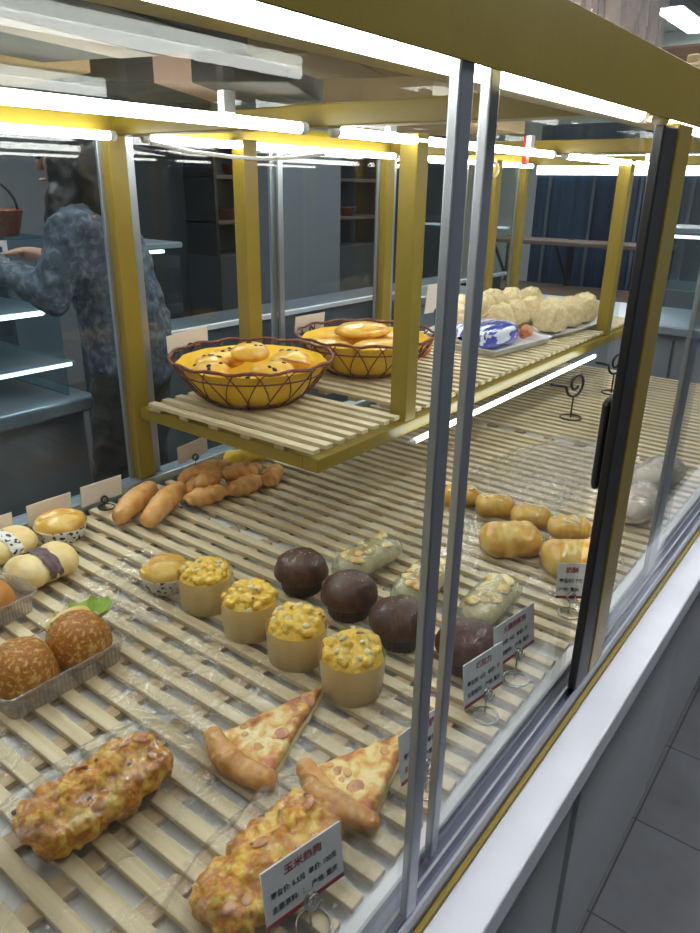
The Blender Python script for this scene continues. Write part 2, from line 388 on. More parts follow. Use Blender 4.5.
# shelf
sh = B().box((.88, .735, 1.004), (2.70, .77, 1.0295), .002).box((.88, 1.19, 1.004), (2.70, 1.222, 1.0295), .002)
for x in (.88, 1.765, 2.67): sh.box((x, .7701, 1.004), (x+.03, 1.1899, 1.0295), .002)
shelf = sh.build('shelf', 'olive', case)
tubelight(1.13, 2.16, .706, 1.000, .0055, shelf, 'tube_small')

# ------------------------------------------------------------------ slatted trays
def tray(x0, x1, y0, y1, ztop, name, label, first):
    t = thing('slatted_tray', label, 'slatted tray', ((x0+x1)/2, (y0+y1)/2, ztop-.02), 'slatted wooden trays')
    s = B(); x = first
    while x+.019 < x1:
        s.box((x, y0, ztop-.008), (x+.0185, y1, ztop), .0012); x += .0352
    s.build('slats', 'wood', t)
    l = B(); y = y1-.02
    while y > y0+.01:
        l.box((x0+.004, y-.0125, ztop-.0165), (x1-.004, y+.0125, ztop-.0082), .0008); y -= .0855
    l.build('laths', 'lath', t)
    return t
base = .2337
f0 = base-.0352*7
tray(-.9, -.018, .272, 1.212, T, 'slatted_tray', 'wooden slatted tray at the near left end of the case floor', -.89)
tray(-.01, .874, .272, 1.212, T, 'slatted_tray', 'wooden slatted tray under the pizza slices and muffins', base-.0352*6)
tray(.88, 1.775, .272, 1.212, T, 'slatted_tray', 'wooden slatted tray on the case floor under the shelf end', .884)
tray(1.78, 2.67, .272, 1.212, T, 'slatted_tray', 'wooden slatted tray at the far end of the case floor', 1.79)
tray(.872, 1.15, .74, 1.184, SH+.006, 'slatted_tray', 'wooden slatted tray under the first wire basket', .874)
tray(1.20, 2.33, .74, 1.184, SH+.006, 'slatted_tray', 'long wooden slatted tray under the second basket and the platters', 1.203)
tray(2.378, 2.66, .74, 1.184, SH+.006, 'slatted_tray', 'short wooden slatted tray at the far shelf end', 2.381)
ZT = T+.0005; ZS = SH+.0065

# ------------------------------------------------------------------ plastic film
def film(x, y, lx, ly, h, rot, seed, label, m='wrap', rim=1.45, z0=None, rough=.006, group='clear plastic bags'):
    z0 = ZT if z0 is None else z0
    bb = B(); ca, sa = math.cos(rot), math.sin(rot)
    def f(u, v):
        p, q = (u*2-1), (v*2-1)
        d = (abs(p*rim)**3+abs(q*rim)**3)**(1/3)
        k = 1 if d < .8 else max(0, 1-(d-.8)/.5); k = k*k*(3-2*k)
        nn = noise.noise(Vector((p*3+seed, q*3, seed*2.3)))
        X = p*lx*rim*(1+.10*nn); Y = q*ly*rim*(1+.14*noise.noise(Vector((p*3, seed, q*2))))
        w_ = Vector((X*26+seed, Y*26, seed)); wr = Vector((noise.noise(w_), noise.noise(w_+Vector((7, 7, 7))), 0))*.9
        c1 = noise.voronoi(Vector((X*34, Y*34, seed))+wr)[0]; c2 = noise.voronoi(Vector((X*75, Y*75, seed))+wr)[0]
        rd = 1-abs(noise.noise(Vector((X*30*1.0+seed, Y*70, seed))+wr))*2
        Z = z0+.0015+h*k*(1.0+.05*nn)+rough*(1-.35*k)*((c1[1]-c1[0])*1.0+.45*(c2[1]-c2[0])+.5*rd)
        return Vector((x+X*ca-Y*sa, y+X*sa+Y*ca, Z))
    bb.grid(f, 84, 70)
    o = centred(bb.build('plastic_bag', m, None, True))
    return tag(o, label, 'plastic bag', group)

# ------------------------------------------------------------------ breads on the case floor
def bits(par, n, fx, mname, r=(.004, .0055), seed=1, name='topping', flat=.45, lo=0, spread=1):
    """small toppings set on the parent's surface"""
    rnd = random.Random(seed); dr = dropper(par); k = 0; tries = 0
    while k < n and tries < n*30:
        tries += 1
        x, y = fx(rnd); p, nn = dr(x, y)
        if p is None or nn.z < .55 or p.z < lo: continue
        rr = rnd.uniform(*r); bb = B()
        g = bmesh.ops.create_icosphere(bb.bm, subdivisions=2, radius=1)['verts']
        m = Matrix.Translation(p+nn*rr*.02) @ nn.to_track_quat('Z', 'Y').to_matrix().to_4x4() @ Matrix.Rotation(rnd.uniform(0, 6), 4, 'Z') @ Matrix.Diagonal((rr*rnd.uniform(1, 1.5), rr, rr*flat, 1))
        for v in g: v.co = m @ v.co
        bb.build(name, mname, par, True, local=True); k += 1
def danish(x, y, rot, L, Wd, label, seed):
    rnd = random.Random(seed); balls = []
    nx = 6
    for i in range(nx):
        px = -L/2+.022+(L-.044)*i/(nx-1)
        wob = 1-.18*abs(2*i/(nx-1)-1)**3
        for j, q in enumerate((-1, 0, 1)):
            r = rnd.uniform(.019, .023)
            balls.append(((px+rnd.uniform(-.004, .004), q*(Wd/2-.021)*wob+rnd.uniform(-.003, .003), .021+(.008 if q == 0 else 0)+rnd.uniform(-.002, .002)), (r, r, r*.98), 0))
    bb = fuse(balls, .0023, 2, .0042, 90, 0, seed)
    m = Matrix.Rotation(rot, 4, 'Z')
    for v in bb.bm.verts: v.co = m @ v.co
    t = thing('topped_loaf', label, 'bread', (x, y, ZT), 'knobbly topped loaves')
    d = bb.build('crumb', 'danish', t, True, local=True)
    def fx(r):
        v = m @ Vector((r.uniform(-L/2, L/2), r.uniform(-Wd/2, Wd/2), 0)); return v.x, v.y
    bits(d, 6, fx, 'ham', (.005, .007), seed, 'sausage_bit', .4)
    bits(d, 5, fx, 'bean', (.0022, .0035), seed+9, 'olive_bit', .5)
    return t
danish(.302, .553, .0, .165, .084, 'knobbly golden sausage loaf lying alone in clear film', 3)
danish(.352, .352, -.02, .165, .084, 'knobbly golden sausage loaf behind the nearest price card', 11)
film(.30, .553, .105, .055, .042, 0, 2.1, 'crumpled clear bag around the sausage loaf lying alone', rim=1.5)
film(.352, .356, .10, .055, .044, 0, 5.3, 'crumpled clear bag around the sausage loaf behind the nearest price card', rim=1.35)

def pizza(A, Bp, C, label, seed):
    """A,B ends of the crust, C the tip"""
    A, Bp, C = [Vector((*p, 0)) for p in (A, Bp, C)]
    ctr = (A+Bp+C)/3; t = thing('pizza_slice', label, 'pizza slice', (ctr.x, ctr.y, ZT), 'pizza slices')
    a, b_, c = A-ctr, Bp-ctr, C-ctr
    balls = []
    for i in range(9):
        k = i/8; p = a.lerp(b_, k); out = ((a+b_)/2-c).normalized()*.012*math.sin(PI*k)
        r = .0115+.0045*math.sin(PI*k)
        balls.append(((p.x+out.x, p.y+out.y, .015), (r, r, r*.98), 0))
    cr = fuse(balls, .002, 3, .002, 60, 0, seed).build('crust', 'crust', t, True, local=True)
    n = 22; bb = B()
    for layer, nm, mt_, zt, zb, ins in ((0, 'base', 'crumb_side', .011, .0, 0), (1, 'cheese', 'cheese', .0185, .010, .002)):
        bb = B(); top = {}; bot = {}
        for i in range(n+1):
            for j in range(n+1-i):
                u, v = i/n, j/n; w = 1-u-v
                p = a*w+b_*u+c*v; d = min(u, v, w)
                if layer: p = p+(Vector((0, 0, 0))-p)*.03
                e = min(1, min(u, w)/.06+0.25) if True else 1
                h = zt+(.005*noise.fractal(Vector((p.x*45+seed, p.y*45, layer)), 1, 2, 3) if layer else .001*noise.noise(p*60))
                h = zb+(h-zb)*(.45+.55*min(1, d/.05))
                wv = Vector((noise.noise(p*40), noise.noise(p*40+Vector((5, 5, 5))), 0))*.002
                top[i, j] = bb.bm.verts.new((p.x+wv.x, p.y+wv.y, h)); 
                bot[i, j] = bb.bm.verts.new((p.x+wv.x, p.y+wv.y, zb))
        for i in range(n):
            for j in range(n-i):
                for D, fl_ in ((top, 1), (bot, 0)):
                    f = [D[i, j], D[i+1, j], D[i, j+1]]; bb.bm.faces.new(f if fl_ else f[::-1])
                    if i+j < n-1:
                        f = [D[i+1, j], D[i+1, j+1], D[i, j+1]]; bb.bm.faces.new(f if fl_ else f[::-1])
        edge = [(i, 0) for i in range(n)]+[(n-i, i) for i in range(n)]+[(0, n-i) for i in range(n)]
        for k in range(len(edge)):
            p, q = edge[k], edge[(k+1) % len(edge)]
            bb.bm.faces.new((bot[p], bot[q], top[q], top[p]))
        o = bb.build(nm, mt_, t, True, local=True)
    def fx(r):
        u, v = r.random(), r.random()
        if u+v > 1: u, v = 1-u, 1-v
        p = a*(1-u-v)+b_*u+c*v; p = p*.8; return p.x, p.y
    bits(o, 2, fx, 'ham', (.006, .010), seed, 'ham_piece', .08)
    bits(o, 5, fx, 'crust', (.003, .006), seed+3, 'browned_patch', .12)
    return t
pizza((.437, .525), (.428, .428), (.592, .482), 'triangular pizza slice further from the front price cards', 1)
pizza((.465, .406), (.452, .308), (.598, .348), 'triangular pizza slice beside the nearest price card', 4)
film(.50, .475, .12, .085, .005, .1, 8.8, 'thin clear film under the pizza slice further from the cards', rim=1.25)
film(.52, .36, .10, .075, .005, -.1, 12.2, 'thin clear film under the pizza slice beside the nearest card', rim=1.2)

def muffin(x, y, label, seed, h=.046, r=.0425):
    t = thing('crumble_muffin', label, 'muffin', (x, y, ZT), 'yellow crumble muffins')
    B().lathe((x, y, ZT), [(r*.80, .001), (r*.84, .004), (r*.88, .5*h), (r*.90, h)], 40).build('cake', 'cake', t, True)
    def wob(a, i, q): return q*(1+.012*math.sin(a*9+seed)+.02*noise.noise(Vector((math.cos(a)*2, math.sin(a)*2, seed+i))))
    B().lathe((x, y, ZT), [(r*.90, .0), (r*.93, .001), (r*.97, h*.45), (r*1.0, h*.8), (r*1.01, h+.008+.003*math.sin(seed))], 60, wob, cap=False).build('paper_wrap', 'paper', t, True)
    rnd = random.Random(seed); balls = [((0, 0, h-.003), (r*.95, r*.95, .027), 0)]
    for k in range(60):
        a = rnd.uniform(0, 2*PI); q = r*.86*math.sqrt(rnd.random()); s = rnd.uniform(.0040, .0070)
        balls.append(((q*math.cos(a), q*math.sin(a), h+.006+.017*(1-(q/r)**2)+rnd.uniform(-.001, .003)), (s*1.3, s, s), rnd.uniform(0, 3)))
    d = fuse(balls, .0016, 1, .0008, 200).build('crumble', 'corn', t, True, local=True)
    bits(d, 7, lambda q: (q.uniform(-r, r)*.7, q.uniform(-r, r)*.7), 'corn2', (.003, .005), seed, 'pale_crumb', .8, lo=h)
    bits(d, 3, lambda q: (q.uniform(-r, r)*.7, q.uniform(-r, r)*.7), 'sausage', (.002, .003), seed+2, 'meat_crumb', .8, lo=h)
    return t
muffin(.641, .763, 'yellow crumble muffin in paper, beside the white paper cupcake', 1)
muffin(.634, .660, 'yellow crumble muffin in paper, second from the white cupcake', 2)
muffin(.628, .563, 'yellow crumble muffin in paper, third from the white cupcake', 3)
muffin(.621, .460, 'yellow crumble muffin in paper, nearest the front glass', 4, h=.051)

def dome(bb, x, y, z, r, h, zb, seed, amp=.002, rx=1, ry=1, rot=0, fr=30, n=48, m=22, under=.35):
    """bread dome: rounded top, tucked-in underside"""
    ca, sa = math.cos(rot), math.sin(rot)
    def f(u, v):
        a = 2*PI*u; ph = -under*PI/2+(PI/2+under*PI/2)*v
        q = math.cos(ph)**.8 if math.cos(ph) > 0 else 0; zz = math.sin(ph)
        zz = zz*h if zz > 0 else zz*zb
        px, py = q*math.cos(a)*r*rx, q*math.sin(a)*r*ry
        nn = noise.fractal(Vector((px*fr+seed*7, py*fr, zz*fr)), 1, 2, 3)*amp
        px *= 1+nn/r; py *= 1+nn/r
        return Vector((x+px*ca-py*sa, y+px*sa+py*ca, z+zz+nn*.8))
    bb.grid(f, n, m, True)
    bmesh.ops.remove_doubles(bb.bm, verts=bb.bm.verts, dist=1e-5)
    be = [e for e in bb.bm.edges if e.is_boundary]
    if be: bmesh.ops.holes_fill(bb.bm, edges=be)
    return bb
def choc(x, y, label, seed):
    t = thing('chocolate_bun', label, 'chocolate bun', (x, y, ZT), 'chocolate buns')
    def wob(a, i, q): return q*(1+.03*math.sin(a*24)*(i > 0))
    B().lathe((x, y, ZT), [(.028, 0), (.031, .002), (.0355, .028), (.036, .030)], 72, wob).build('paper_cup', 'choc_paper', t, True)
    d = dome(B(), 0, 0, .032, .0445, .037, .012, seed, .0022, under=.8).build('bun', 'choc', t, True, local=True)
    bits(d, 12, lambda q: (q.gauss(0, .013), q.gauss(0, .013)), 'sugar', (.0007, .0012), seed, 'sugar_grain', .8, lo=.045)
choc(.768, .676, 'dark chocolate bun in a brown cup, furthest from the front glass', 1)
choc(.760, .572, 'dark chocolate bun in a brown cup, in the middle of its row', 2)
choc(.747, .470, 'dark chocolate bun in a brown cup, partly behind a door stile', 3)
choc(.757, .365, 'dark chocolate bun in a brown cup, just behind the paired price cards', 4)
def cupcake(x, y, r, label, seed, h=.024, crack=True):
    t = thing('paper_cup_bun', label, 'bun', (x, y, ZT), 'golden buns in white paper cups')
    def wob(a, i, q): return q*(1+.02*math.sin(a*30)*(i > 0))
    B().lathe((x, y, ZT), [(r*.78, 0), (r*.82, .002), (r*.97, h), (r*1.0, h+.004)], 90, wob).build('paper_cup', 'cup_paper', t, True)
    def g(bb):
        for v in bb.bm.verts:
            d = abs(v.co.y*.9+.3*v.co.x); v.co.z -= .005*math.exp(-(d/.006)**2)*(1 if v.co.z > h+.015 else 0)
        return bb
    g(dome(B(), 0, 0, h+.003, r*.98, .024, .006, seed, .003, under=.4)).build('bun', 'golden', t, True, local=True)
cupcake(.636, .856, .041, 'golden bun in a speckled white paper cup beside the muffins', 5)
cupcake(.627, 1.145, .047, 'golden bun in a white paper cup in front of the rear price cards', 6)
# filled pale buns at the left
def filled(x, y, lx, ly, h, rot, label, seed, band='cup_paper'):
    t = thing('filled_bun', label, 'bun', (x, y, ZT), 'pale filled buns')
    bal = [((i*lx*.17, 0, h*.45), (lx*.28, ly*.5, h*.47), 0) for i in (-1.4, 0, 1.4)]
    o = fuse(bal, .003, 5, .0015, 40, 0, seed)
    for v in o.bm.verts:
        k = math.exp(-((v.co.x)/(lx*.10))**2); v.co.z *= 1-.10*k; v.co.y *= 1-.05*k
    o = o.build('bun', 'softbun', t, True, local=True)
    bb = B()
    def f(u, v):
        a = -.15*PI+1.3*PI*u-PI*0; q = (v-.5)*lx*.20*(1+.3*math.sin(a*7+seed)*.3)
        nn = .003*noise.noise(Vector((a*3, v*4, seed)))
        return Vector((q, -math.cos(a)*(ly*.485+nn), max(.001, h*.45+math.sin(a)*(h*.44+nn))))
    bb.grid(f, 40, 10); bb.build('filling', band, t, True, local=True)
    t.rotation_euler.z = rot
    return t
filled(.522, 1.030, .115, .085, .058, .05, 'pale bun split by a dark bean filling, nearer the plastic boxes', 2, 'bean')
filled(.520, 1.150, .11, .085, .052, .1, 'pale bun with a speckled cream band beside the paper-cup bun', 5, 'cup_paper')
# plastic boxes with buns
def pbox(x0, x1, y0, y1, h, label, slant=.006):
    t = thing('plastic_box', label, 'plastic box', ((x0+x1)/2, (y0+y1)/2, ZT), 'clear plastic bun boxes')
    def ringpts(ins, z):
        r = .012; pts = []
        for cx, cy, a0 in ((x1-ins-r, y1-ins-r, 0), (x0+ins+r, y1-ins-r, 1), (x0+ins+r, y0+ins+r, 2), (x1-ins-r, y0+ins+r, 3)):
            for k in range(5):
                a = PI/2*(a0+k/4); pts.append(Vector((cx+r*math.cos(a), cy+r*math.sin(a), z)))
        return pts
    bb = B(); rings = [[bb.bm.verts.new(p) for p in ringpts(i_, z)] for i_, z in ((slant, ZT+.001), (slant*.5, ZT+h*.5), (0, ZT+h), (-.003, ZT+h+.0005), (-.003, ZT+h-.002))]
    n = len(rings[0])
    for a, c in zip(rings, rings[1:]):
        for j in range(n): bb.bm.faces.new((a[j], a[(j+1) % n], c[(j+1) % n], c[j]))
    bb.bm.faces.new(rings[0])
    bb.build('tub', 'boxplastic', t, True)
    rb = B()
    k = 0
    for s_ in range(26):
        x = x0+.012+(x1-x0-.024)*s_/25; rb.box((x-.0008, y0-.0005+slant*.5, ZT+.004), (x+.0008, y0+slant*.5+.0008, ZT+h-.004))
    rb.build('ribs', 'boxplastic', t)
    return t
pbox(.305, .475, .738, .838, .038, 'clear ribbed plastic box holding two sesame buns')
pbox(.320, .465, .945, 1.035, .036, 'clear plastic box with a smooth brown bun by the pale buns')
def sbun(x, y, label, seed, mt_='sesame', r=.046, salad=True, h=.050):
    t = thing('sesame_bun' if mt_ == 'sesame' else 'brown_bun', label, 'bun', (x, y, ZT+.003), 'boxed buns')
    dome(B(), 0, 0, .020, r*.95, h, .017, seed, .0015, under=.75).build('bun', mt_, t, True, local=True)
    if salad:
        def f(u, v):
            a = 2*PI*u; q = r*(.62+.46*v); return Vector((q*math.cos(a)*.9+.020, q*math.sin(a)*.55+.014, .046+.014*v*(1)+.003*math.sin(a*9)*v+.002*math.sin(a*17)))
        B().grid(f, 60, 5, True).build('lettuce', 'lettuce', t, True, local=True)
        dome(B(), .006, .028, .048, r*.72, .014, .008, seed+3, .001, ry=.5, under=.6).build('upper_half', 'softbun', t, True, local=True)
sbun(.352, .789, 'sesame crusted bun at the outer end of the ribbed box', 1, salad=False)
sbun(.433, .790, 'sesame crusted bun with green lettuce in the ribbed box', 2)
sbun(.408, .992, 'smooth brown bun in the plastic box by the pale buns', 3, 'brownbun', .043, False, .036)
# fried dough sticks
def stick(p, q, r, label, seed, cat='doughnut stick', group='smooth fried dough sticks'):
    p, q = Vector(p), Vector(q); c = (p+q)/2
    t = [((p.lerp(q, i/8)-c)+Vector((0, 0, .003*math.sin(PI*i/8))), (r*(.72+.28*math.sin(PI*i/8)),)*3, 0) for i in range(9)]
    o = fuse(t, .0025, 3, .0015, 45, None, seed)
    o = o.build('dough_stick', 'donut', None, True); o.location = c
    return tag(o, label, cat, group)
stick((.725, 1.098, ZT+.022), (.838, 1.156, ZT+.024), .024, 'smooth fried dough stick nearest the case corner post', 1)
stick((.749, 1.042, ZT+.023), (.872, 1.106, ZT+.026), .024, 'smooth fried dough stick leaning against the twisted pile', 2)
def twist_mesh():
    bb = []
    for s_ in (0, PI):
        for i in range(30):
            k = i/29; a = k*PI*4.4+s_; e = math.sin(PI*min(1, max(0, k*.96+.02)))**.4
            bb.append((((k-.5)*.088, math.cos(a)*.0095*e, math.sin(a)*.0095*e), (.0115*e+.001,)*3, 0))
    return fuse(bb, .0023, 1, .0008, 90)
tw = twist_mesh().build('twisted_doughnut', 'donut', None, True)
tws = [((.925, 1.060, .018), -.30, 'lying low beside the smooth sticks'), ((1.012, 1.035, .018), -.10, 'lowest at the pile edge facing the muffins'),
       ((.955, 1.115, .018), .15, 'lying behind the low one beside the smooth sticks'), ((1.045, 1.085, .018), .2, 'low on the far side of the pile'),
       ((.955, 1.085, .040), .35, 'resting on top of the pile near the smooth sticks'), ((1.03, 1.065, .038), -.5, 'resting on top at the far side of the pile'),
       ((.985, 1.165, .018), .05, 'lying closest to the rear glass'), ((.99, 1.12, .040), -.15, 'topmost in the middle of the pile'),
       ((1.09, 1.030, .018), .45, 'at the far end of the pile under the shelf edge')]
for k, (p, a, l) in enumerate(tws):
    o = tw if k == 0 else tw.copy()
    if k: COL.objects.link(o)
    o.location = (p[0]-.025, p[1]-.01, ZT+p[2]); o.rotation_euler = (k*1.1, 0, a)
    tag(o, 'golden twisted doughnut '+l, 'twisted doughnut', 'pile of twisted doughnuts')
o = fuse([((i*.022, .004*math.sin(i*2), .018), (.024, .026, .018), 0) for i in (-1.5, -.5, .5, 1.5)], .003, 3, .002, 40, 0, 3).build('yellow_loaf', 'yellowp', None, True)
o.location = (1.118, 1.155, ZT); o.rotation_euler.z = -.35
tag(o, 'bright yellow soft roll behind the twisted doughnuts, under the shelf', 'bread roll')
# long rolls in pale green film
def wrapped(x, y, rot, label, seed, L=.13, Wd=.07):
    t = thing('wrapped_sandwich', label, 'wrapped sandwich', (x, y, ZT), 'long rolls in pale green film')
    fuse([((i*L*.16, 0, .021), (L*.22, Wd*.42, .021), 0) for i in (-1.6, -.5, .5, 1.6)], .003, 4, .001, 50, 0, seed).build('roll', 'crumb_side', t, True, local=True)
    rnd = random.Random(seed)
    fuse([((rnd.uniform(-.4, .4)*L, rnd.uniform(-.22, .22)*Wd, .042-.004*rnd.random()), (.013, .009, .0045), rnd.random()*3) for _ in range(26)], .002, 1, .001, 120, None, seed).build('browned_topping', 'cheese', t, True, local=True)
    def f(u, v):
        a = 2*PI*u; k = (v-.5)*2
        e = math.sqrt(max(0, 1-abs(k)**3.2)); e = max(e, .12)
        q = 1+.05*noise.noise(Vector((math.cos(a)*3, k*5, seed)))
        return Vector((k*L*.62, math.cos(a)*Wd*.50*e*q, max(.0005, .022+math.sin(a)*.0235*e*q)))
    B().grid(f, 40, 40, True).build('film', 'wrapg', t, True, local=True)
    t.rotation_euler.z = rot
wrapped(.892, .632, -.08, 'green filmed roll with browned topping, behind the middle chocolate buns', 1)
wrapped(.885, .515, .06, 'green filmed roll with browned topping, partly behind the door stiles', 2)
wrapped(.900, .402, .05, 'green filmed roll with browned topping, nearest the small slanted price card', 3)
# sugar-topped loaves
def loaf(x, y, lx, ly, h, rot, label, seed, group='rounded golden rolls', mt_='golden', topping=True):
    t = thing('golden_roll', label, 'bread roll', (x, y, ZT), group)
    o = fuse([((i*lx*.17, 0, h*.42), (lx*.25, ly*.49, h*.56), 0) for i in (-1.35, -.45, .45, 1.35)], .003, 4, .0022, 38, 0, seed)
    o = o.build('bun', mt_, t, True, local=True)
    if topping:
        bits(o, 16, lambda q: (q.gauss(0, lx*.22), q.gauss(0, ly*.16)), 'corn2', (.0025, .005), seed, 'crumble_bit', .5, lo=h*.6)
    t.rotation_euler.z = rot
loaf(1.108, .468, .120, .088, .056, -.9, 'broad golden roll in the inner place behind the far stile', 1, topping=False)
loaf(1.114, .350, .120, .088, .056, -.9, 'broad golden roll in front of the slanted price card', 2, topping=False)
for k, (y, l) in enumerate([(.640, 'furthest from the front glass'), (.562, 'second from the rear of its row'), (.484, 'third from the rear of its row'), (.406, 'nearest the front glass in its row')]):
    loaf(1.235, y, .085, .060, .042, -1.0, 'small golden roll with crumble topping, '+l, 20+k, 'small crumble topped rolls', 'golden')
film(1.09, .44, .085, .12, .006, 0, 31.5, 'clear crumpled film under the two broad golden rolls', rim=1.3)
film(1.222, .53, .07, .15, .006, 0, 35.1, 'clear crumpled film under the four small crumble rolls', rim=1.2)
film(.62, .88, .06, .06, .004, .3, 41.7, 'clear film under the speckled paper-cup bun', rim=1.6)
film(.50, .84, .045, .06, .010, .2, 43.7, 'flat empty clear bag beside the ribbed plastic box', rim=1.3, rough=.010)
film(.50, .66, .07, .05, .006, .2, 44.7, 'flat clear film between the boxed buns and pizza slices', rim=1.3, rough=.008)
film(1.35, .58, .10, .09, .005, .2, 47.7, 'flat empty clear bag beyond the crumble rolls', rim=1.3, rough=.012)
film(1.62, .56, .12, .09, .006, -.2, 49.7, 'flat clear bag lying below the shelf lamp', rim=1.3, rough=.014)
film(1.45, .42, .09, .05, .016, -.2, 52.7, 'crumpled clear bag close to the front glass beyond the corner post', rim=1.3, rough=.014)
film(.18, .72, .09, .05, .008, .1, 61.1, 'flat clear film at the near left of the tray', rim=1.3, rough=.01)
# goods seen through the next door
def packed(x, y, lx, ly, h, rot, label, seed):
    t = thing('bagged_bread', label, 'bagged bread', (x, y, ZT), 'grey looking bagged breads past the post')
    fuse([((i*lx*.2, 0, h*.45), (lx*.22, ly*.45, h*.5), 0) for i in (-1.3, -.3, .7, 1.4)], .004, 3, .002, 40, 0, seed).build('bread', 'crumbbun', t, True, local=True)
    def f(u, v):
        a = 2*PI*u; k = (v-.5)*2; e = max(.1, math.sqrt(max(0, 1-abs(k)**3)))
        q = 1+.10*noise.noise(Vector((math.cos(a)*4, k*6, seed+math.sin(a)*3)))
        return Vector((k*lx*.6, math.cos(a)*ly*.56*e*q, max(.0005, h*.52+math.sin(a)*h*.55*e*q)))
    B().grid(f, 44, 40, True).build('bag', 'bagfilm', t, True, local=True)
    t.rotation_euler.z = rot
packed(1.42, .335, .15, .075, .055, .1, 'bagged bread standing closest past the olive corner post', 1)
packed(1.60, .345, .15, .08, .06, -.1, 'bagged bread further past the olive corner post', 2)

# ------------------------------------------------------------------ price cards
def text_part(s, size, m, parent, loc, rot3):
    cu = bpy.data.curves.new('t', 'FONT'); cu.body = s; cu.size = size; cu.extrude = .00015; cu.offset = size*.012
    cu.align_x = 'LEFT'; cu.align_y = 'CENTER'; cu.space_line = 1.0
    ob = bpy.data.objects.new('t', cu); COL.objects.link(ob); bpy.context.view_layer.update()
    me = bpy.data.meshes.new_from_object(ob.evaluated_get(bpy.context.evaluated_depsgraph_get()))
    bpy.data.objects.remove(ob)
    me.transform(Matrix.Translation(loc) @ rot3.to_4x4()) if rot3 else me.transform(Matrix.Translation(loc))
    me.materials.clear(); me.materials.append(M[m])
    o = bpy.data.objects.new('lettering', me); COL.objects.link(o); o.parent = parent
    return o
def card(bl, br, h, lean, label, title=None, lines=(), group='printed price cards', back=False, zbase=None, stand=True):
    """bl, br: bottom corners seen from the camera side; the card leans back by `lean`"""
    bl, br = Vector(bl), Vector(br); zbase = ZT if zbase is None else zbase
    w = (br-bl).length; mid = (bl+br)/2
    t = thing('price_card', label, 'price card', (mid.x, mid.y, zbase), group)
    xa = (br-bl).normalized(); n0 = xa.cross(Vector((0, 0, 1))).normalized()    # towards the camera side
    up = (Vector((0, 0, 1)) - xa*xa.z - n0*math.tan(lean)).normalized(); nn = xa.cross(up).normalized()
    R3 = Matrix((xa, up, nn)).transposed(); R4 = Matrix.Translation(bl-Vector((mid.x, mid.y, zbase))) @ R3.to_4x4()
    def part(bb, name, m, smooth=False):
        for v in bb.bm.verts: v.co = R4 @ v.co
        return bb.build(name, m, t, smooth, local=True)
    part(B().box((0, 0, 0), (w, h, .0012)), 'card', 'card_back' if back else 'card')
    if title:
        part(B().box((.0, .0, .00125), (w, h*.075, .0016)), 'red_stripe', 'ink_red')
        for s, sz, px, py, m in [(title, h*.17, w*.5-h*.085*len(title), h*.80, 'ink_red')]+[(s, h*.125, w*.08, h*(.50-.25*i), 'ink') for i, s in enumerate(lines)]:
            o = text_part(s, sz, m, t, (0, 0, 0), None)
            xs = [v.co.x for v in o.data.vertices]
            sc = min(1, (w*.84)/(max(xs)-min(xs))) if xs else 1
            o.data.transform(R4 @ Matrix.Translation((px, py, .0014)) @ Matrix.Diagonal((sc, 1, 1, 1)))
    # coiled wire clip with a round foot
    cx = w*.52; c = R4 @ Vector((cx, .004, .004)); zf = .0015
    pts = [R4 @ Vector((cx+.007*math.cos(a), .004+.007*math.sin(a), .003+.0006*a)) for a in [i*.5 for i in range(26)]]
    wb = B().tube(pts, .0011, 6)
    pts = [R4 @ Vector((cx+.007, .004, .003)), c+Vector((0, 0, -.3*(c.z-zf))), Vector((c.x, c.y, zf+.004)), Vector((c.x+.004, c.y+.002, zf))]
    wb.tube(pts, .0011, 6)
    wb.tube([Vector((c.x+.004+.016*math.cos(a), c.y+.016*math.sin(a), zf+.0006)) for a in [i*2*PI/24 for i in range(24)]], .0013, 6, closed=True)
    wb.build('wire_holder', 'wire' if back else 'steel', t, True, local=True)
    return t
card((.294, .302, .884), (.376, .284, .884), .060, .12, 'price card with red heading in front of the nearest sausage loaf', '玉米热狗', ['零售价: 8.5元  单价: 100克', '主要原料:  ：  产地: 重庆'])
card((.494, .300, .884), (.568, .290, .884), .062, .12, 'price card half hidden behind the first door stile', '培根披萨', ['零售价: 8元  单价: 个', '主要原料:   产地: 重庆'])
card((.640, .306, .884), (.715, .292, .884), .060, .12, 'lower card of the overlapping pair by the chocolate bun', '巧克力', ['零售价: 6元  单价: 个', '主要原料:   产地: 重庆'])
card((.722, .308, .892), (.812, .294, .892), .060, .12, 'higher card of the overlapping pair near the green filmed rolls', '火腿肉松包', ['零售价: 9元  单价: 个', '主要原料:   产地: 重庆'])
card((.958, .322, .880), (.985, .286, .880), .058, .12, 'slanted small price card close to the olive corner post', '奶酥', ['零售价: 7元', '产地: 重庆'])
for k, (x0, x1, l) in enumerate([(.490, .562, 'furthest along towards the open near end'), (.592, .680, 'behind the speckled cream bun'), (.704, .795, 'beside the olive post')]):
    card((x0, 1.197, .868), (x1, 1.193, .868), .044, -.10, 'blank backed price card by the rear glass, '+l, group='blank cards along the rear glass', back=True)
card((.952, 1.200, .884), (1.035, 1.196, .892), .042, -.10, 'blank backed price card above the twisted doughnuts, under the shelf', group='blank cards along the rear glass', back=True)
card((.965, 1.224, 1.128), (1.075, 1.219, 1.138), .038, -.10, 'blank backed price card behind the first wire basket', group='blank cards on the shelf', back=True, zbase=ZS)
card((1.345, 1.200, 1.12), (1.455, 1.196, 1.12), .042, -.10, 'blank backed price card behind the second wire basket', group='blank cards on the shelf', back=True, zbase=ZS)
card((1.93, 1.18, 1.10), (2.03, 1.17, 1.10), .090, -.10, 'tall blank backed card behind the striped bread packet', group='blank cards on the shelf', back=True, zbase=ZS)
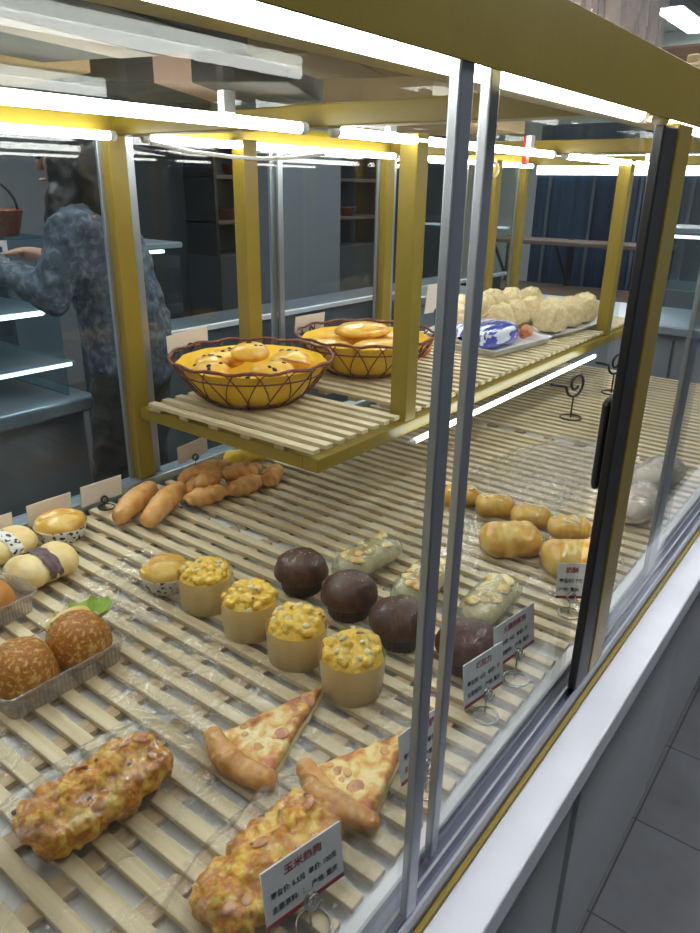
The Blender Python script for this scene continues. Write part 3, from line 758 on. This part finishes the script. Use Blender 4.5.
# scroll-shaped wire holders on the far floor
for k, (x, y, l) in enumerate([(1.98, .69, 'nearer'), (2.33, .69, 'further')]):
    bb = B()
    pts = []
    for i in range(44):
        a = -PI*.9+i*.20; r = .040*(1-i/60)
        pts.append((x+r*math.cos(a), y-r*math.cos(a)*.3, ZT+.100+r*math.sin(a)))
    p0 = pts[0]
    bb.tube([(x-.11, y+.03, ZT+.116), (p0[0]-.01, p0[1], p0[2]+.012)]+pts, .0042, 7)
    bb.tube([(x-.01, y, ZT+.068), (x-.01, y, ZT+.002)], .0025, 7)
    bb.tube([(x-.01+.03*math.cos(a), y+.03*math.sin(a), ZT+.003) for a in [i*2*PI/24 for i in range(24)]], .0025, 6, closed=True)
    o = centred(bb.build('scroll_holder', 'wire', None, True))
    tag(o, 'black scroll shaped wire card holder under the shelf, the %s of two' % l, 'card holder', 'black scroll holders')

# ------------------------------------------------------------------ shelf goods
def basket(x, y, label, seed, rr=.168, rb=.088, h=.090):
    t = thing('wire_basket', label, 'basket', (x, y, ZS), 'wire baskets with yellow liners')
    def rad(z): k = z/h; return rb+(rr-rb)*(k**.62)
    def ring(z, q, r): return [(x+(rad(z)*q)*math.cos(a), y+(rad(z)*q)*math.sin(a), ZS+z+.002) for a in [i*2*PI/64 for i in range(64)]]
    B().tube(ring(.001, 1, 0), .0022, 6, closed=True).tube(ring(h*.72, 1.0, 0), .0018, 6, closed=True).build('hoop', 'wicker', t, True)
    bb = B(); bb.tube([(p[0], p[1], p[2]+.0025*math.sin(i*1.3)) for i, p in enumerate(ring(h, 1, 0))], .0034, 7, closed=True)
    bb.build('rim', 'wicker', t, True)
    bb = B(); N = 18
    for i in range(N):
        a0 = 2*PI*i/N; pts = []
        for k in range(15):
            u = k/14; s_ = math.sin(PI*u); a = a0+(u-.5)*2.3*(2*PI/N)
            z = h*(.02+ .97*min(1, s_*1.12)); q = rad(z)*1.006
            pts.append((x+q*math.cos(a), y+q*math.sin(a), ZS+z+.002))
        bb.tube(pts, .0015, 5)
    bb.build('loops', 'wicker', t, True)
    def wob(a, i, q): return q*(.965+.012*math.sin(a*13+seed)*(i/7)+.012*noise.noise(Vector((math.cos(a)*3, math.sin(a)*3, i*.5+seed))))
    B().lathe((x, y, ZS+.003), [(rad(0)*.9, .0005)]+[(rad(h*k/8)-.003, h*k/8) for k in range(1, 8)], 90, wob, cap=False).lathe((x, y, ZS+.003), [(.001, .001), (rad(0)*.9, .0005)], 90, None, False).build('liner', 'liner', t, True)
    return t
basket(1.040, 1.046, 'brown wire basket with yellow liner at the shelf end', 1)
basket(1.395, 1.015, 'brown wire basket with yellow liner behind the middle olive post', 2)
def bbun(x, y, z, r, label, seed, flat=.55, ax=1.0, rot=0, raisin=True):
    t = thing('butter_bun', label, 'bun', (x, y, z), 'butter buns in the baskets')
    o = dome(B(), 0, 0, .016, r, r*flat, .014, seed, .003, rx=ax, rot=rot, under=.8).build('bun', 'basketbun', t, True, local=True)
    if raisin: bits(o, 4, lambda q: (q.uniform(-r, r)*.6, q.uniform(-r, r)*.6), 'raisin', (.003, .005), seed, 'raisin', .7, lo=.03)
    return t
where = ['by the rear glass', 'beside the corner post', 'towards the camera', 'next to the second basket', 'on top in the middle', 'low by the rim', 'low beneath the top bun', 'at the back of the heap']
for k, (dx, dy, dz, r) in enumerate([(.01, .09, .050, .042), (-.085, .03, .048, .042), (-.02, -.075, .052, .045), (.085, -.03, .050, .045), (.0, .005, .078, .040), (-.07, -.06, .034, .034), (.055, .055, .060, .038), (-.045, .075, .052, .034)]):
    bbun(1.040+dx, 1.046+dy, ZS+dz, r, 'golden raisin bun in the shelf-end basket, '+where[k], 30+k)
where2 = ['on the rear side', 'on the camera side', 'topmost across the heap', 'by the middle post', 'towards the first basket']
for k, (dx, dy, dz, r) in enumerate([(.03, .075, .050, .05), (-.03, -.06, .052, .048), (.0, .01, .078, .052), (.085, -.03, .050, .042), (-.085, .04, .050, .040)]):
    bbun(1.395+dx, 1.015+dy, ZS+dz, r, 'flat golden bun in the second basket, '+where2[k], 50+k, flat=.4, ax=1.35, rot=-.6, raisin=False)
o = B().box((1.085, .965, ZS+.075), (1.145, 1.02, ZS+.077), 0, Matrix.Rotation(.3, 3, 'Y') @ Matrix.Rotation(.4, 3, 'Z')).build('paper_slip', 'card_back', None)
tag(centred(o), 'pinkish paper slip tucked in the shelf-end basket', 'paper slip')
# orange pastry beside the second basket
o = fuse([((i*.02, .01*math.sin(i), .02+.012*(i % 2)), (.026, .024, .02), 0) for i in (-1, 0, 1)], .003, 2, .003, 60, 0, 2).build('pastry', 'orange', None, True)
o.location = (1.62, .99, ZS); tag(o, 'small orange glazed pastry between the second basket and white tray', 'pastry')
# striped packet on a white tray
rot = -.12
t = thing('white_tray', 'low white plastic tray under the striped bread packet', 'tray', (1.88, .905, ZS))
bb = B(); W2, D2 = .145, .095
prof = [(-.012, .001), (-.008, .0012), (0, .020), (.004, .021), (.004, .018)]
rings = []
for off, z in prof:
    rings.append([bb.bm.verts.new((sx*(W2+off), sy*(D2+off), z)) for sx, sy in ((1, 1), (-1, 1), (-1, -1), (1, -1))])
for a, c in zip(rings, rings[1:]):
    for j in range(4): bb.bm.faces.new((a[j], a[(j+1) % 4], c[(j+1) % 4], c[j]))
bb.bm.faces.new(rings[0]); bb.build('tub', 'whitep', t, False, local=True); t.rotation_euler.z = rot
t = thing('bread_packet', 'blue and white plastic packet of bread with painted glare stripes, on the white tray', 'bread packet', (1.845, .925, ZS+.004))
def f(u, v):
    a = 2*PI*u; k = (v-.5)*2; e = max(.12, math.sqrt(max(0, 1-abs(k)**4)))
    q = 1+.04*noise.noise(Vector((math.cos(a)*3, k*5, 2)))
    c_, s_ = math.cos(a), math.sin(a)
    return Vector((k*.115, math.copysign(abs(c_)**.6, c_)*.070*e*q, .034+math.copysign(abs(s_)**.6, s_)*.033*e*q))
B().grid(f, 60, 30, True).build('packet', 'print_glare', t, True, local=True); t.rotation_euler.z = rot
rnd = random.Random(5)
for k, (dx, dy, l) in enumerate([(.105, -.045, 'front corner of'), (.118, .01, 'far edge of'), (.105, .06, 'rear corner of')]):
    o = fuse([((rnd.uniform(-.012, .012), rnd.uniform(-.012, .012), .014+.02*rnd.random()), (.016, .014, .013), 0) for _ in range(5)], .0025, 2, .002, 80, 0, k).build('orange_pastry', 'orange', None, True)
    o.location = (1.88+dx, .905+dy, ZS+.004); tag(o, 'orange red pastry at the '+l+' the white tray', 'pastry', 'orange pastries on the white tray')
# platters with crumbed buns
def platter(x, y, lx, ly, rot, label):
    t = B(); n = 48; rings = []
    for s_, z in ((.80, .001), (.84, .0015), (.97, .012), (1.0, .0135), (.985, .0135), (.83, .0035)):
        rg = []
        for j in range(n):
            a = 2*PI*j/n; c_, s2 = math.cos(a), math.sin(a); e = 3.2
            q = (abs(c_)**e+abs(s2)**e)**(-1/e); rg.append(t.bm.verts.new((c_*q*lx*s_, s2*q*ly*s_, z)))
        rings.append(rg)
    for a, c in zip(rings, rings[1:]):
        for j in range(n): t.bm.faces.new((a[j], a[(j+1) % n], c[(j+1) % n], c[j]))
    t.bm.faces.new(rings[0]); t.bm.faces.new(rings[-1])
    o = t.build('platter', 'whitep', None, True); o.location = (x, y, ZS); o.rotation_euler.z = rot
    tag(o, label, 'platter', 'white oblong platters')
platter(2.27, .855, .235, .070, -.06, 'white oblong platter with crumbed buns at the shelf front edge')
platter(2.16, 1.065, .32, .105, -.0, 'white oblong platter with crumbed buns further back on the shelf')
def cb(x, y, s_, label, seed, z=ZS+.0045):
    o = dome(B(), 0, 0, .022*s_, .046*s_, .066*s_, .021*s_, seed, .009, fr=55, under=.75, ry=.95)
    o = o.build('crumbed_bun', 'crumbbun', None, True); o.location = (x, y, z)
    tag(o, label, 'crumbed bun', 'crumb coated buns')
for k, (x, y, s_, l) in enumerate([(2.165, .862, 1.2, 'at the near end of the front platter'), (2.29, .853, 1.1, 'in the middle of the front platter'), (2.40, .848, 1.1, 'at the far end of the front platter'),
    (1.93, 1.08, 1.05, 'at the near end of the rear platter'), (2.03, 1.10, 1.15, 'second on the rear platter from the striped packet'), (2.13, 1.09, 1.15, 'third on the rear platter from the striped packet'),
    (2.23, 1.10, 1.15, 'fourth on the rear platter from the striped packet'), (2.33, 1.08, 1.15, 'second from the far end of the rear platter'), (2.43, 1.05, 1.1, 'at the far end of the rear platter'),
    (2.07, .985, .95, 'on the camera side of the rear platter'), (2.175, .985, .95, 'in front of the third bun on the rear platter'), (2.28, .985, .95, 'filling the gap between the two platters')]):
    cb(x, y, s_, 'tall crumb coated bun '+l, k)
# rope ring hanging below the cross beam
o = B().tube([(1.60+.006*math.sin(a), .82+.017*math.cos(a), 1.506+.017*math.sin(a)) for a in [i*2*PI/24 for i in range(24)]], .004, 8, closed=True).tube([(1.60, .82, 1.523), (1.60, .82, 1.545), (1.60, .82, 1.579)], .0015, 6).build('rope_ring', 'rope', None, True)
tag(centred(o), 'small rope ring hanging from a string under the case top', 'rope ring')
o = B().box((1.648, .76, 1.520), (1.665, .77, 1.579), .001).build('red_ribbon', 'redtag', None)
tag(centred(o), 'small red ribbon hanging beside the rope ring under the case top', 'ribbon')

# ------------------------------------------------------------------ things stored on the case top
ZTOP = 1.5868
def carton(x, y, lx, ly, h, rot, m, label):
    t = thing('carton', label, 'carton', (x, y, ZTOP), 'cartons stored on the case top')
    B().box((-lx/2, -ly/2, .001), (lx/2, ly/2, h), .002).build('box', m, t, local=True)
    B().box((-lx/2-.0005, -.025, .0005), (lx/2+.0005, .025, h+.0006)).build('tape', 'bread_bag' if m == 'darkbox' else 'cardboard', t, local=True)
    t.rotation_euler.z = rot
carton(.28, .62, .50, .26, .22, .22, 'darkbox', 'dark brown carton on the glass top at the near end')
carton(.36, 1.00, .46, .30, .25, -.12, 'cardboard', 'plain cardboard carton on the glass top near the rear beam')
carton(.78, .86, .24, .30, .20, .5, 'darkbox', 'dark carton turned slantwise on the glass top')
carton(.68, .535, .18, .13, .16, .3, 'cardboard', 'small cardboard carton turned slantwise on the glass top')
carton(1.45, .95, .50, .35, .25, .1, 'cardboard', 'cardboard carton on the glass top beyond the cross beam')
def sack(x, y, lx, ly, h, label, seed, inner='bread_bag'):
    t = thing('storage_bag', label, 'plastic bag', (x, y, ZTOP), 'filled clear bags on the case top')
    B().box((x-lx*.40, y-ly*.40, ZTOP+.004), (x+lx*.40, y+ly*.40, ZTOP+h*.86), .006).build('stacked_boxes', inner, t)
    def f(u, v):
        a = 2*PI*u; c_, s_ = math.cos(a), math.sin(a); q = (abs(c_)**5+abs(s_)**5)**(-.2)
        w = 1+.06*noise.noise(Vector((c_*4, s_*4, v*2+seed)))+.03*math.sin(a*17+v*3+seed)
        e = 1 if v < .8 else 1-(v-.8)*2.2
        return Vector((x+c_*q*lx*.47*w*e, y+s_*q*ly*.47*w*e, ZTOP+.002+h*v))
    B().grid(f, 90, 24, True).build('film', 'bagfilm', t, True)
sack(.690, .335, .085, .14, .26, 'clear bag of cartons in the middle of the bags along the front beam', 1)
sack(.835, .335, .185, .14, .25, 'clear creased bag of cartons on the case top, next to the pale board', 3)
sack(.555, .335, .15, .13, .22, 'clear bag of cartons on the case top, nearest the camera', 7, 'white_lam')
o = B().box((.945, .235, ZTOP+.001), (1.13, .44, ZTOP+.016), .003).box((.955, .245, ZTOP+.016), (1.12, .258, ZTOP+.026), .002).build('wooden_board', 'wood', None)
tag(centred(o), 'pale wooden board with a raised edge lying on the case top', 'wooden board')
o = B().box((1.165, .24, ZTOP+.001), (1.45, .50, ZTOP+.07), .004).build('dark_crate', 'darkwood', None)
tag(centred(o), 'dark wooden crate on the case top beyond the pale board', 'crate')

# ------------------------------------------------------------------ beyond the rear glass
# stepped chilled display at the left
t = thing('chilled_display', 'pale blue lit stepped display cabinet across the rear aisle', 'display cabinet', (1.0, 2.95, 0))
DX0, DX1 = -1.2, 1.60
B().box((DX0, 2.68, .02), (DX1+.05, 3.3, .58), .01).build('base', 'greycounter', t)
B().box((DX0, 2.58, .58), (DX1+.06, 3.3, .64), .01).build('bumper', 'stainless', t)
for k, (y, z) in enumerate([(2.62, .77), (2.66, .98), (2.72, 1.13)]):
    s_ = B().box((DX0, y, z), (DX1-.02*k, 3.28, z+.018), .004).build('shelf', 'stainless', t)
    B().box((DX0, y-.006, z+.002), (DX1-.02*k-.02, y-.0005, z+.016)).build('edge_light', 'led_dim', s_)
    B().box((DX0, y+.05, z-.012), (DX1-.06, y+.07, z-.001)).build('under_light', 'led', s_)
B().box((DX1-.03, 2.66, .64), (DX1-.02, 3.28, 1.27)).build('side_glass', 'shopglass', t)
B().box((DX0, 3.28, .58), (DX1, 3.34, 1.5), .01).build('back_panel', 'greycounter', t)
B().box((DX0, 2.74, 1.255), (DX1-.01, 3.27, 1.267), .002).build('top_pane', 'shopglass', t)
# basket of bread on it
t = thing('bread_basket', 'brown wicker basket of bread on top of the chilled display', 'basket', (1.43, 2.86, 1.268))
B().lathe((1.43, 2.86, 1.268), [(.12, 0), (.125, .004), (.15, .09), (.155, .095), (.145, .09), (.118, .008)], 50, lambda a, i, q: q*(1+.015*math.sin(a*26+i*PI))).build('wicker', 'wicker', t, True)
B().tube([(1.43+.15*math.cos(a), 2.86, 1.36+.12*math.sin(a)) for a in [i*PI/20 for i in range(21)]], .006, 7).build('handle', 'black', t, True)
for k, (dx, dy, dz, l) in enumerate([(-.07, -.05, .05, 'on the side away from the person'), (.075, -.04, .05, 'on the side towards the person'), (0, .075, .055, 'at the rear'), (0, -.0, .115, 'on top')]):
    o = dome(B(), 0, 0, .012, .05, .03, .010, k, .003, rx=1.2, under=.8).build('bread_roll', 'bread', None, True); o.location = (1.43+dx, 2.86+dy, 1.268+dz)
    tag(o, 'brown bread roll in the wicker basket, '+l, 'bread roll', 'rolls in the wicker basket')
o = B().box((1.30, 2.68, 1.18), (1.42, 2.684, 1.26)).build('price_sign', 'card', None)
tag(centred(o), 'small white sign standing before the wicker basket', 'sign')
# glass cabinet with a bright top strip
t = thing('glass_cabinet', 'dark blue glass cabinet with a bright strip under its top', 'display cabinet', (2.35, 2.75, 0))
B().box((1.93, 2.60, .02), (2.16, 3.1, .80), .006).build('base', 'bluegrey', t)
B().box((1.93, 2.60, .80), (2.16, 3.1, 1.20)).build('glazing', 'shopglass', t)
B().box((1.94, 3.04, .80), (2.15, 3.09, 1.19)).build('back', 'navy', t)
B().box((1.92, 2.59, 1.201), (2.17, 3.11, 1.225), .004).build('top', 'stainless', t)
B().box((1.97, 2.63, 1.18), (2.10, 2.65, 1.192)).build('lamp', 'led', t)
B().box((1.94, 2.62, 1.0), (2.15, 3.03, 1.008)).build('glass_shelf', 'shopglass', t)
# low counter; its white edge stands in for a reflection in the rear glass
t = thing('service_counter', 'long low blue grey counter behind the case, its thin white line standing in for a glass reflection', 'counter', (3.3, 3.0, 0))
B().box((1.62, 2.36, .02), (4.9, 2.55, .885), .004).build('body', 'bluegrey', t)
B().box((1.60, 2.345, .8851), (4.92, 2.56, .905), .002).build('top_slab', 'bluegrey', t)
B().box((1.60, 2.325, .884), (4.92, 2.3449, .906), .002).build('reflected_line', 'white_lam', t)
# grey counter at the far end
t = thing('grey_counter', 'pale grey panelled counter past the end of the case', 'counter', (3.5, .8, 0))
B().box((3.30, -.2, .02), (3.8, 2.2, .89), .004).build('body', 'greycounter', t)
B().box((3.27, -.23, .8901), (3.83, 2.23, .93), .006).build('counter_top', 'stainless', t)
for y in (.3, .75, 1.2, 1.65): B().box((3.294, y-.004, .04), (3.2999, y+.004, .87)).build('panel_joint', 'wall_d', t)
# two-tier dark wooden stand
t = thing('display_stand', 'two tier dark wooden display stand beyond the crumbed buns', 'display stand', (5.4, 2.0, 0))
B().box((5.0, 1.35, .745), (5.55, 2.75, .775), .004).build('tier', 'darkwood', t)
B().box((5.2, 1.35, 1.085), (5.55, 2.62, 1.115), .004).build('tier', 'darkwood', t)
for y in (1.4, 2.1, 2.6):
    B().box((5.48, y-.02, .0), (5.53, y+.02, 1.12), .003).build('leg', 'rubber', t)
    B().tube([(5.48, y, .80), (5.22, y, 1.075)], .012, 8).build('bracket', 'rubber', t)
for y in (1.4, 2.6): B().box((5.04, y-.02, 0), (5.08, y+.02, .744), .003).build('leg', 'rubber', t)
# tall dark blue fridge with lit header
t = thing('drinks_fridge', 'tall dark navy fridge with a bright white header strip', 'fridge', (6.4, 1.9, 0))
B().box((6.02, .2, .02), (6.7, 2.66, 1.95), .01).build('body', 'navy', t)
B().box((6.0, .2, 1.575), (6.018, 2.66, 1.72), .004).build('lit_header', 'header', t)
for k in range(7): B().box((5.995, .3+k*.37, .45), (6.015, .325+k*.37, 1.56), .002).build('door_frame', 'bluegrey', t)
for y in (.45, 1.2, 1.9): B().box((5.99, y, .15), (6.015, y+.62, .42), .004).build('kick_panel', 'stainless', t)
t = thing('lit_case', 'low blue lit glass case seen past the right hand olive post', 'display cabinet', (4.7, .3, 0))
B().box((4.4, -.3, .02), (4.9, 1.2, .95), .006).build('base', 'bluegrey', t)
B().box((4.4, -.3, .951), (4.9, 1.2, 1.25)).build('glazing', 'shopglass', t)
B().box((4.38, -.3, 1.251), (4.9, 1.2, 1.28), .004).build('top', 'stainless', t)
B().box((4.42, -.28, 1.225), (4.44, 1.18, 1.240)).build('lamp', 'led', t)
# dark shelving with bread against the back wall
t = thing('back_shelving', 'dark open shelving with baskets against the back wall', 'shelving', (5.2, 4.6, 0))
B().box((4.2, 4.55, .02), (6.6, 4.95, .9), .004).build('cupboard', 'wall_d', t)
for z in (1.15, 1.5, 1.85): B().box((4.2, 4.6, z), (6.6, 4.95, z+.03), .003).build('shelf', 'darkwood', t)
for x in (4.2, 5.0, 5.8, 6.57): B().box((x, 4.58, .9), (x+.03, 4.95, 2.1), .003).build('upright', 'black', t)
for k, (x, z) in enumerate([(4.5, 1.18), (4.85, 1.18), (5.3, 1.18), (5.65, 1.18), (4.6, 1.53), (5.35, 1.53), (6.1, 1.18)]):
    o = B().lathe((x, 4.74, z+.001), [(.09, 0), (.12, .08), (.125, .085), (.11, .08), (.085, .01)], 28).build('storage_basket', 'wicker', None, True)
    tag(centred(o), 'small brown basket on the back shelving, at '+['its near end', 'the second place of the lower tier', 'the lower tier centre', 'the lower tier past the centre', 'the near end of the middle tier', 'the centre of the middle tier', 'its far end'][k], 'basket', 'baskets on the back shelving')
# plain door in the back wall
d = B().box((2.6, 4.955, 0), (3.5, 4.999, 2.1), .004).build('door_1', 'wall'); struct(d)
B().tube([(3.42, 4.94, 1.0), (3.42, 4.94, 1.12)], .01, 8).tube([(3.42, 4.94, 1.01), (3.42, 4.956, 1.01)], .008, 8).tube([(3.42, 4.94, 1.11), (3.42, 4.956, 1.11)], .008, 8).build('door_handle', 'stainless', d)

# ------------------------------------------------------------------ the person
def skin(name, nodes, edges, m, parent, root=0, sub=2, amp=0):
    me = bpy.data.meshes.new(name); me.from_pydata([n[:3] for n in nodes], edges, [])
    ob = bpy.data.objects.new(name, me); COL.objects.link(ob)
    md = ob.modifiers.new('k', 'SKIN'); md.use_smooth_shade = True
    for i, n in enumerate(nodes):
        sv = me.skin_vertices[0].data[i]; r = n[3] if isinstance(n[3], tuple) else (n[3], n[3]); sv.radius = r; sv.use_root = (i == root)
    s = ob.modifiers.new('s', 'SUBSURF'); s.levels = sub; s.render_levels = sub
    bpy.context.view_layer.update()
    out = bpy.data.meshes.new_from_object(ob.evaluated_get(bpy.context.evaluated_depsgraph_get()))
    bpy.data.objects.remove(ob)
    for v in out.vertices:
        if amp: v.co += v.normal*amp*noise.noise(v.co*16)
    out.materials.clear(); out.materials.append(M[m])
    for f in out.polygons: f.use_smooth = True
    o = bpy.data.objects.new(name, out); COL.objects.link(o); o.parent = parent
    return o
per = thing('person', 'person in a denim jacket and dark trousers leaning over the chilled display', 'person', (1.50, 2.10, 0))
F = Vector((-.52, .85, 0)).normalized(); S_ = Vector((F.y, -F.x, 0))   # forward, and the person's right side
def Q(f, s, z): v = F*f+S_*s; return (v.x, v.y, z)
def body(k, lo=0):
    """joints; k widens for clothing"""
    return {
     'pel': (*Q(0, 0, .88), (.120+k, .100+k)), 'wai': (*Q(.01, 0, 1.02), (.120+k, .10+k)), 'che': (*Q(.05, 0, 1.20), (.145+k, .115+k)), 'shc': (*Q(.085, 0, 1.33), (.12+k, .085+k)),
     'nec': (*Q(.115, 0, 1.42), .048+k*.3), 'hea': (*Q(.15, 0, 1.50), (.070, .082)), 'hea2': (*Q(.165, 0, 1.57), (.072, .085)),
     'shr': (*Q(.08, .16, 1.325), .055+k), 'elr': (*Q(.12, .22, 1.13), .042+k), 'wrr': (*Q(.38, .15, 1.22), .028+k*.7),
     'shl': (*Q(.08, -.16, 1.325), .055+k), 'ell': (*Q(.15, -.21, 1.13), .042+k), 'wrl': (*Q(.41, -.14, 1.23), .028+k*.7),
     'hir': (*Q(0, .085, .84), .085+k), 'knr': (*Q(.02, .10, .48), .058+k), 'anr': (*Q(-.02, .10, .09), .038+k), 'tor': (*Q(.12, .11, .035), .034),
     'hil': (*Q(0, -.085, .84), .085+k), 'knl': (*Q(.06, -.10, .48), .058+k), 'anl': (*Q(.05, -.10, .09), .038+k), 'tol': (*Q(.19, -.11, .035), .034)}
def sk(name, J, keys, links, m, parent, root=0, sub=2, amp=0):
    return skin(name, [J[k] for k in keys], [(keys.index(a), keys.index(b_)) for a, b_ in links], m, parent, root, sub, amp)
J = body(0)
allk = list(J)
lk = [('pel', 'wai'), ('wai', 'che'), ('che', 'shc'), ('shc', 'nec'), ('nec', 'hea'), ('hea', 'hea2'), ('shc', 'shr'), ('shr', 'elr'), ('elr', 'wrr'), ('shc', 'shl'), ('shl', 'ell'), ('ell', 'wrl'),
      ('pel', 'hir'), ('hir', 'knr'), ('knr', 'anr'), ('anr', 'tor'), ('pel', 'hil'), ('hil', 'knl'), ('knl', 'anl'), ('anl', 'tol')]
# hands are rooted at the wrists: palm, four fingers, thumb
for sd, wx, sgn in (('r', (.38, .15, 1.22), 1), ('l', (.41, -.14, 1.23), -1)):
    f0_, s0_, z0_ = wx
    J['pa'+sd] = (*Q(f0_+.06, s0_-.01*sgn, z0_+.005), (.030, .016)); allk.append('pa'+sd); lk.append(('wr'+sd, 'pa'+sd))
    for k in range(4):
        a_, b2 = 'f%d%s' % (k, sd), 'g%d%s' % (k, sd); o_ = (k-1.5)*.018; ln = (.030, .036, .034, .026)[k]
        J[a_] = (*Q(f0_+.095, s0_-.01*sgn+o_, z0_+.004), .0092); J[b2] = (*Q(f0_+.095+ln, s0_-.01*sgn+o_*1.1, z0_-.016), .0075)
        allk += [a_, b2]; lk += [('pa'+sd, a_), (a_, b2)]
    a_, b2 = 'th'+sd, 'ti'+sd
    J[a_] = (*Q(f0_+.045, s0_-.045*sgn, z0_+.01), .011); J[b2] = (*Q(f0_+.080, s0_-.055*sgn, z0_+.004), .0085); allk += [a_, b2]; lk += [('pa'+sd, a_), (a_, b2)]
bd = sk('body', J, allk, lk, 'skin', per)
fz = B().sph(Q(.245, 0, 1.515), (.014, .014, .02)).build('nose', 'skin', per, True, local=True)
B().sph(Q(.232, .03, 1.540), .010).sph(Q(.232, -.03, 1.540), .010).build('eyes', 'black', per, True, local=True)
B().sph(Q(.236, 0, 1.470), (.018, .018, .006)).build('mouth', 'sausage', per, True, local=True)
B().sph(Q(.14, .080, 1.52), (.014, .010, .026)).sph(Q(.14, -.080, 1.52), (.014, .010, .026)).build('ears', 'skin', per, True, local=True)
def cloth(name, J, links, m, seed, amp):
    ang = math.atan2(S_.y, S_.x); balls = []
    for a, b_ in links:
        A, Bq = J[a], J[b_]; ra, rb = [x[3] if isinstance(x[3], tuple) else (x[3], x[3]) for x in (A, Bq)]
        p, q = Vector(A[:3]), Vector(Bq[:3]); n = max(3, int((p-q).length/.03))
        for i_ in range(n+1):
            k = i_/n; c = p.lerp(q, k); x = ra[0]*(1-k)+rb[0]*k; y = ra[1]*(1-k)+rb[1]*k
            balls.append((tuple(c), (x, y, min(x, y)*.9), ang))
    return fuse(balls, .010, 4, amp, 14, None, seed).build(name, m, per, True, local=True)
J2 = body(.020)
J2['hem'] = (*Q(-.005, 0, .90), (.185, .145)); J2['wai'] = (*Q(.01, 0, 1.03), (.168, .135)); J2['che'] = (*Q(.05, 0, 1.20), (.175, .140)); J2['shc'] = (*Q(.085, 0, 1.31), (.16, .115)); J2['col'] = (*Q(.10, 0, 1.385), (.075, .07))
J2['cur'] = (*Q(.34, .165, 1.205), .045); J2['cul'] = (*Q(.37, -.155, 1.215), .045)
cloth('denim_jacket', J2, [('hem', 'wai'), ('wai', 'che'), ('che', 'shc'), ('shc', 'col'), ('shc', 'shr'), ('shr', 'elr'), ('elr', 'cur'), ('shc', 'shl'), ('shl', 'ell'), ('ell', 'cul')], 'denim', 1, .016)
J3 = body(.020); J3['pel'] = (*Q(0, 0, .88), (.165, .130))
cloth('trousers', J3, [('pel', 'hir'), ('pel', 'hil'), ('hir', 'knr'), ('knr', 'anr'), ('hil', 'knl'), ('knl', 'anl')], 'black_cloth', 2, .012)
B().sph(Q(.06, .11, .045), (.055, .10, .045), math.atan2(F.x, -F.y)*-1).build('shoe', 'black', per, True, local=True)
B().sph(Q(.13, -.11, .045), (.055, .10, .045), math.atan2(F.x, -F.y)*-1).build('shoe', 'black', per, True, local=True)
fuse([(Q(.115, 0, 1.575), (.092, .092, .092), 0), (Q(.08, -.02, 1.50), (.090, .090, .10), 0), (Q(.13, -.085, 1.47), (.045, .05, .12), 0), (Q(.14, -.115, 1.35), (.045, .05, .12), 0), (Q(.15, -.13, 1.24), (.038, .042, .10), 0), (Q(.03, -.03, 1.40), (.07, .075, .13), 0)], .008, 3, .008, 30).build('hair', 'hair', per, True, local=True)
fuse([(Q(.15, 0, 1.625), (.090, .090, .050), 0), (Q(.25, 0, 1.600), (.060, .060, .010), 0)], .006, 2).build('cap', 'cap', per, True, local=True)
v = Vector(Q(.67, 0, 1.175))+Vector((1.50, 2.10, 0))
t = thing('serving_tray', 'black serving tray held by the person in denim', 'serving tray', (v.x, v.y, 1.222))
bb = B(); R_ = Matrix.Rotation(math.atan2(F.y, F.x), 3, 'Z')
bb.box((-.14, -.19, 0), (.14, .19, .006), .002).box((-.14, -.19, .006), (-.13, .19, .02), .002).box((.13, -.19, .006), (.14, .19, .02), .002).box((-.13, -.19, .006), (.13, -.18, .02), .002).box((-.13, .18, .006), (.13, .19, .02), .002)
for q in bb.bm.verts: q.co = R_ @ q.co
bb.build('tray', 'black', t, local=True)

# ------------------------------------------------------------------ world, camera, view
w = bpy.data.worlds.new('World'); bpy.context.scene.world = w; w.use_nodes = True
w.node_tree.nodes['Background'].inputs[0].default_value = (.6, .7, .85, 1); w.node_tree.nodes['Background'].inputs[1].default_value = .1
cam = bpy.data.cameras.new('camera'); co = bpy.data.objects.new('camera', cam); COL.objects.link(co)
cam.sensor_fit = 'VERTICAL'; cam.sensor_height = 24; cam.lens = 24*714.65/933; cam.clip_start = .01; cam.clip_end = 50
Rm = [[0.6081213, -0.79368131, -0.01607698], [-0.28171389, -0.23469554, 0.93035224], [0.74217638, 0.5612379, 0.36631441]]
right = Vector((Rm[0][0], Rm[0][1], -Rm[0][2])); down = Vector((Rm[1][0], Rm[1][1], -Rm[1][2])); fwd = Vector((Rm[2][0], Rm[2][1], -Rm[2][2]))
mw = Matrix((right, -down, -fwd)).transposed().to_4x4(); mw.translation = Vector((0, 0, 1.47)); co.matrix_world = mw
sc = bpy.context.scene; sc.camera = co
sc.view_settings.view_transform = 'Standard'; sc.view_settings.look = 'None'; sc.view_settings.gamma = 1; sc.view_settings.use_curve_mapping = False
sc.view_settings.exposure = 0.45
sc.cycles.use_denoising = True
sc.cycles.max_bounces = 12; sc.cycles.transparent_max_bounces = 32; sc.cycles.diffuse_bounces = 4; sc.cycles.glossy_bounces = 4
sc.cycles.sample_clamp_indirect = 6; sc.cycles.caustics_reflective = False; sc.cycles.caustics_refractive = False
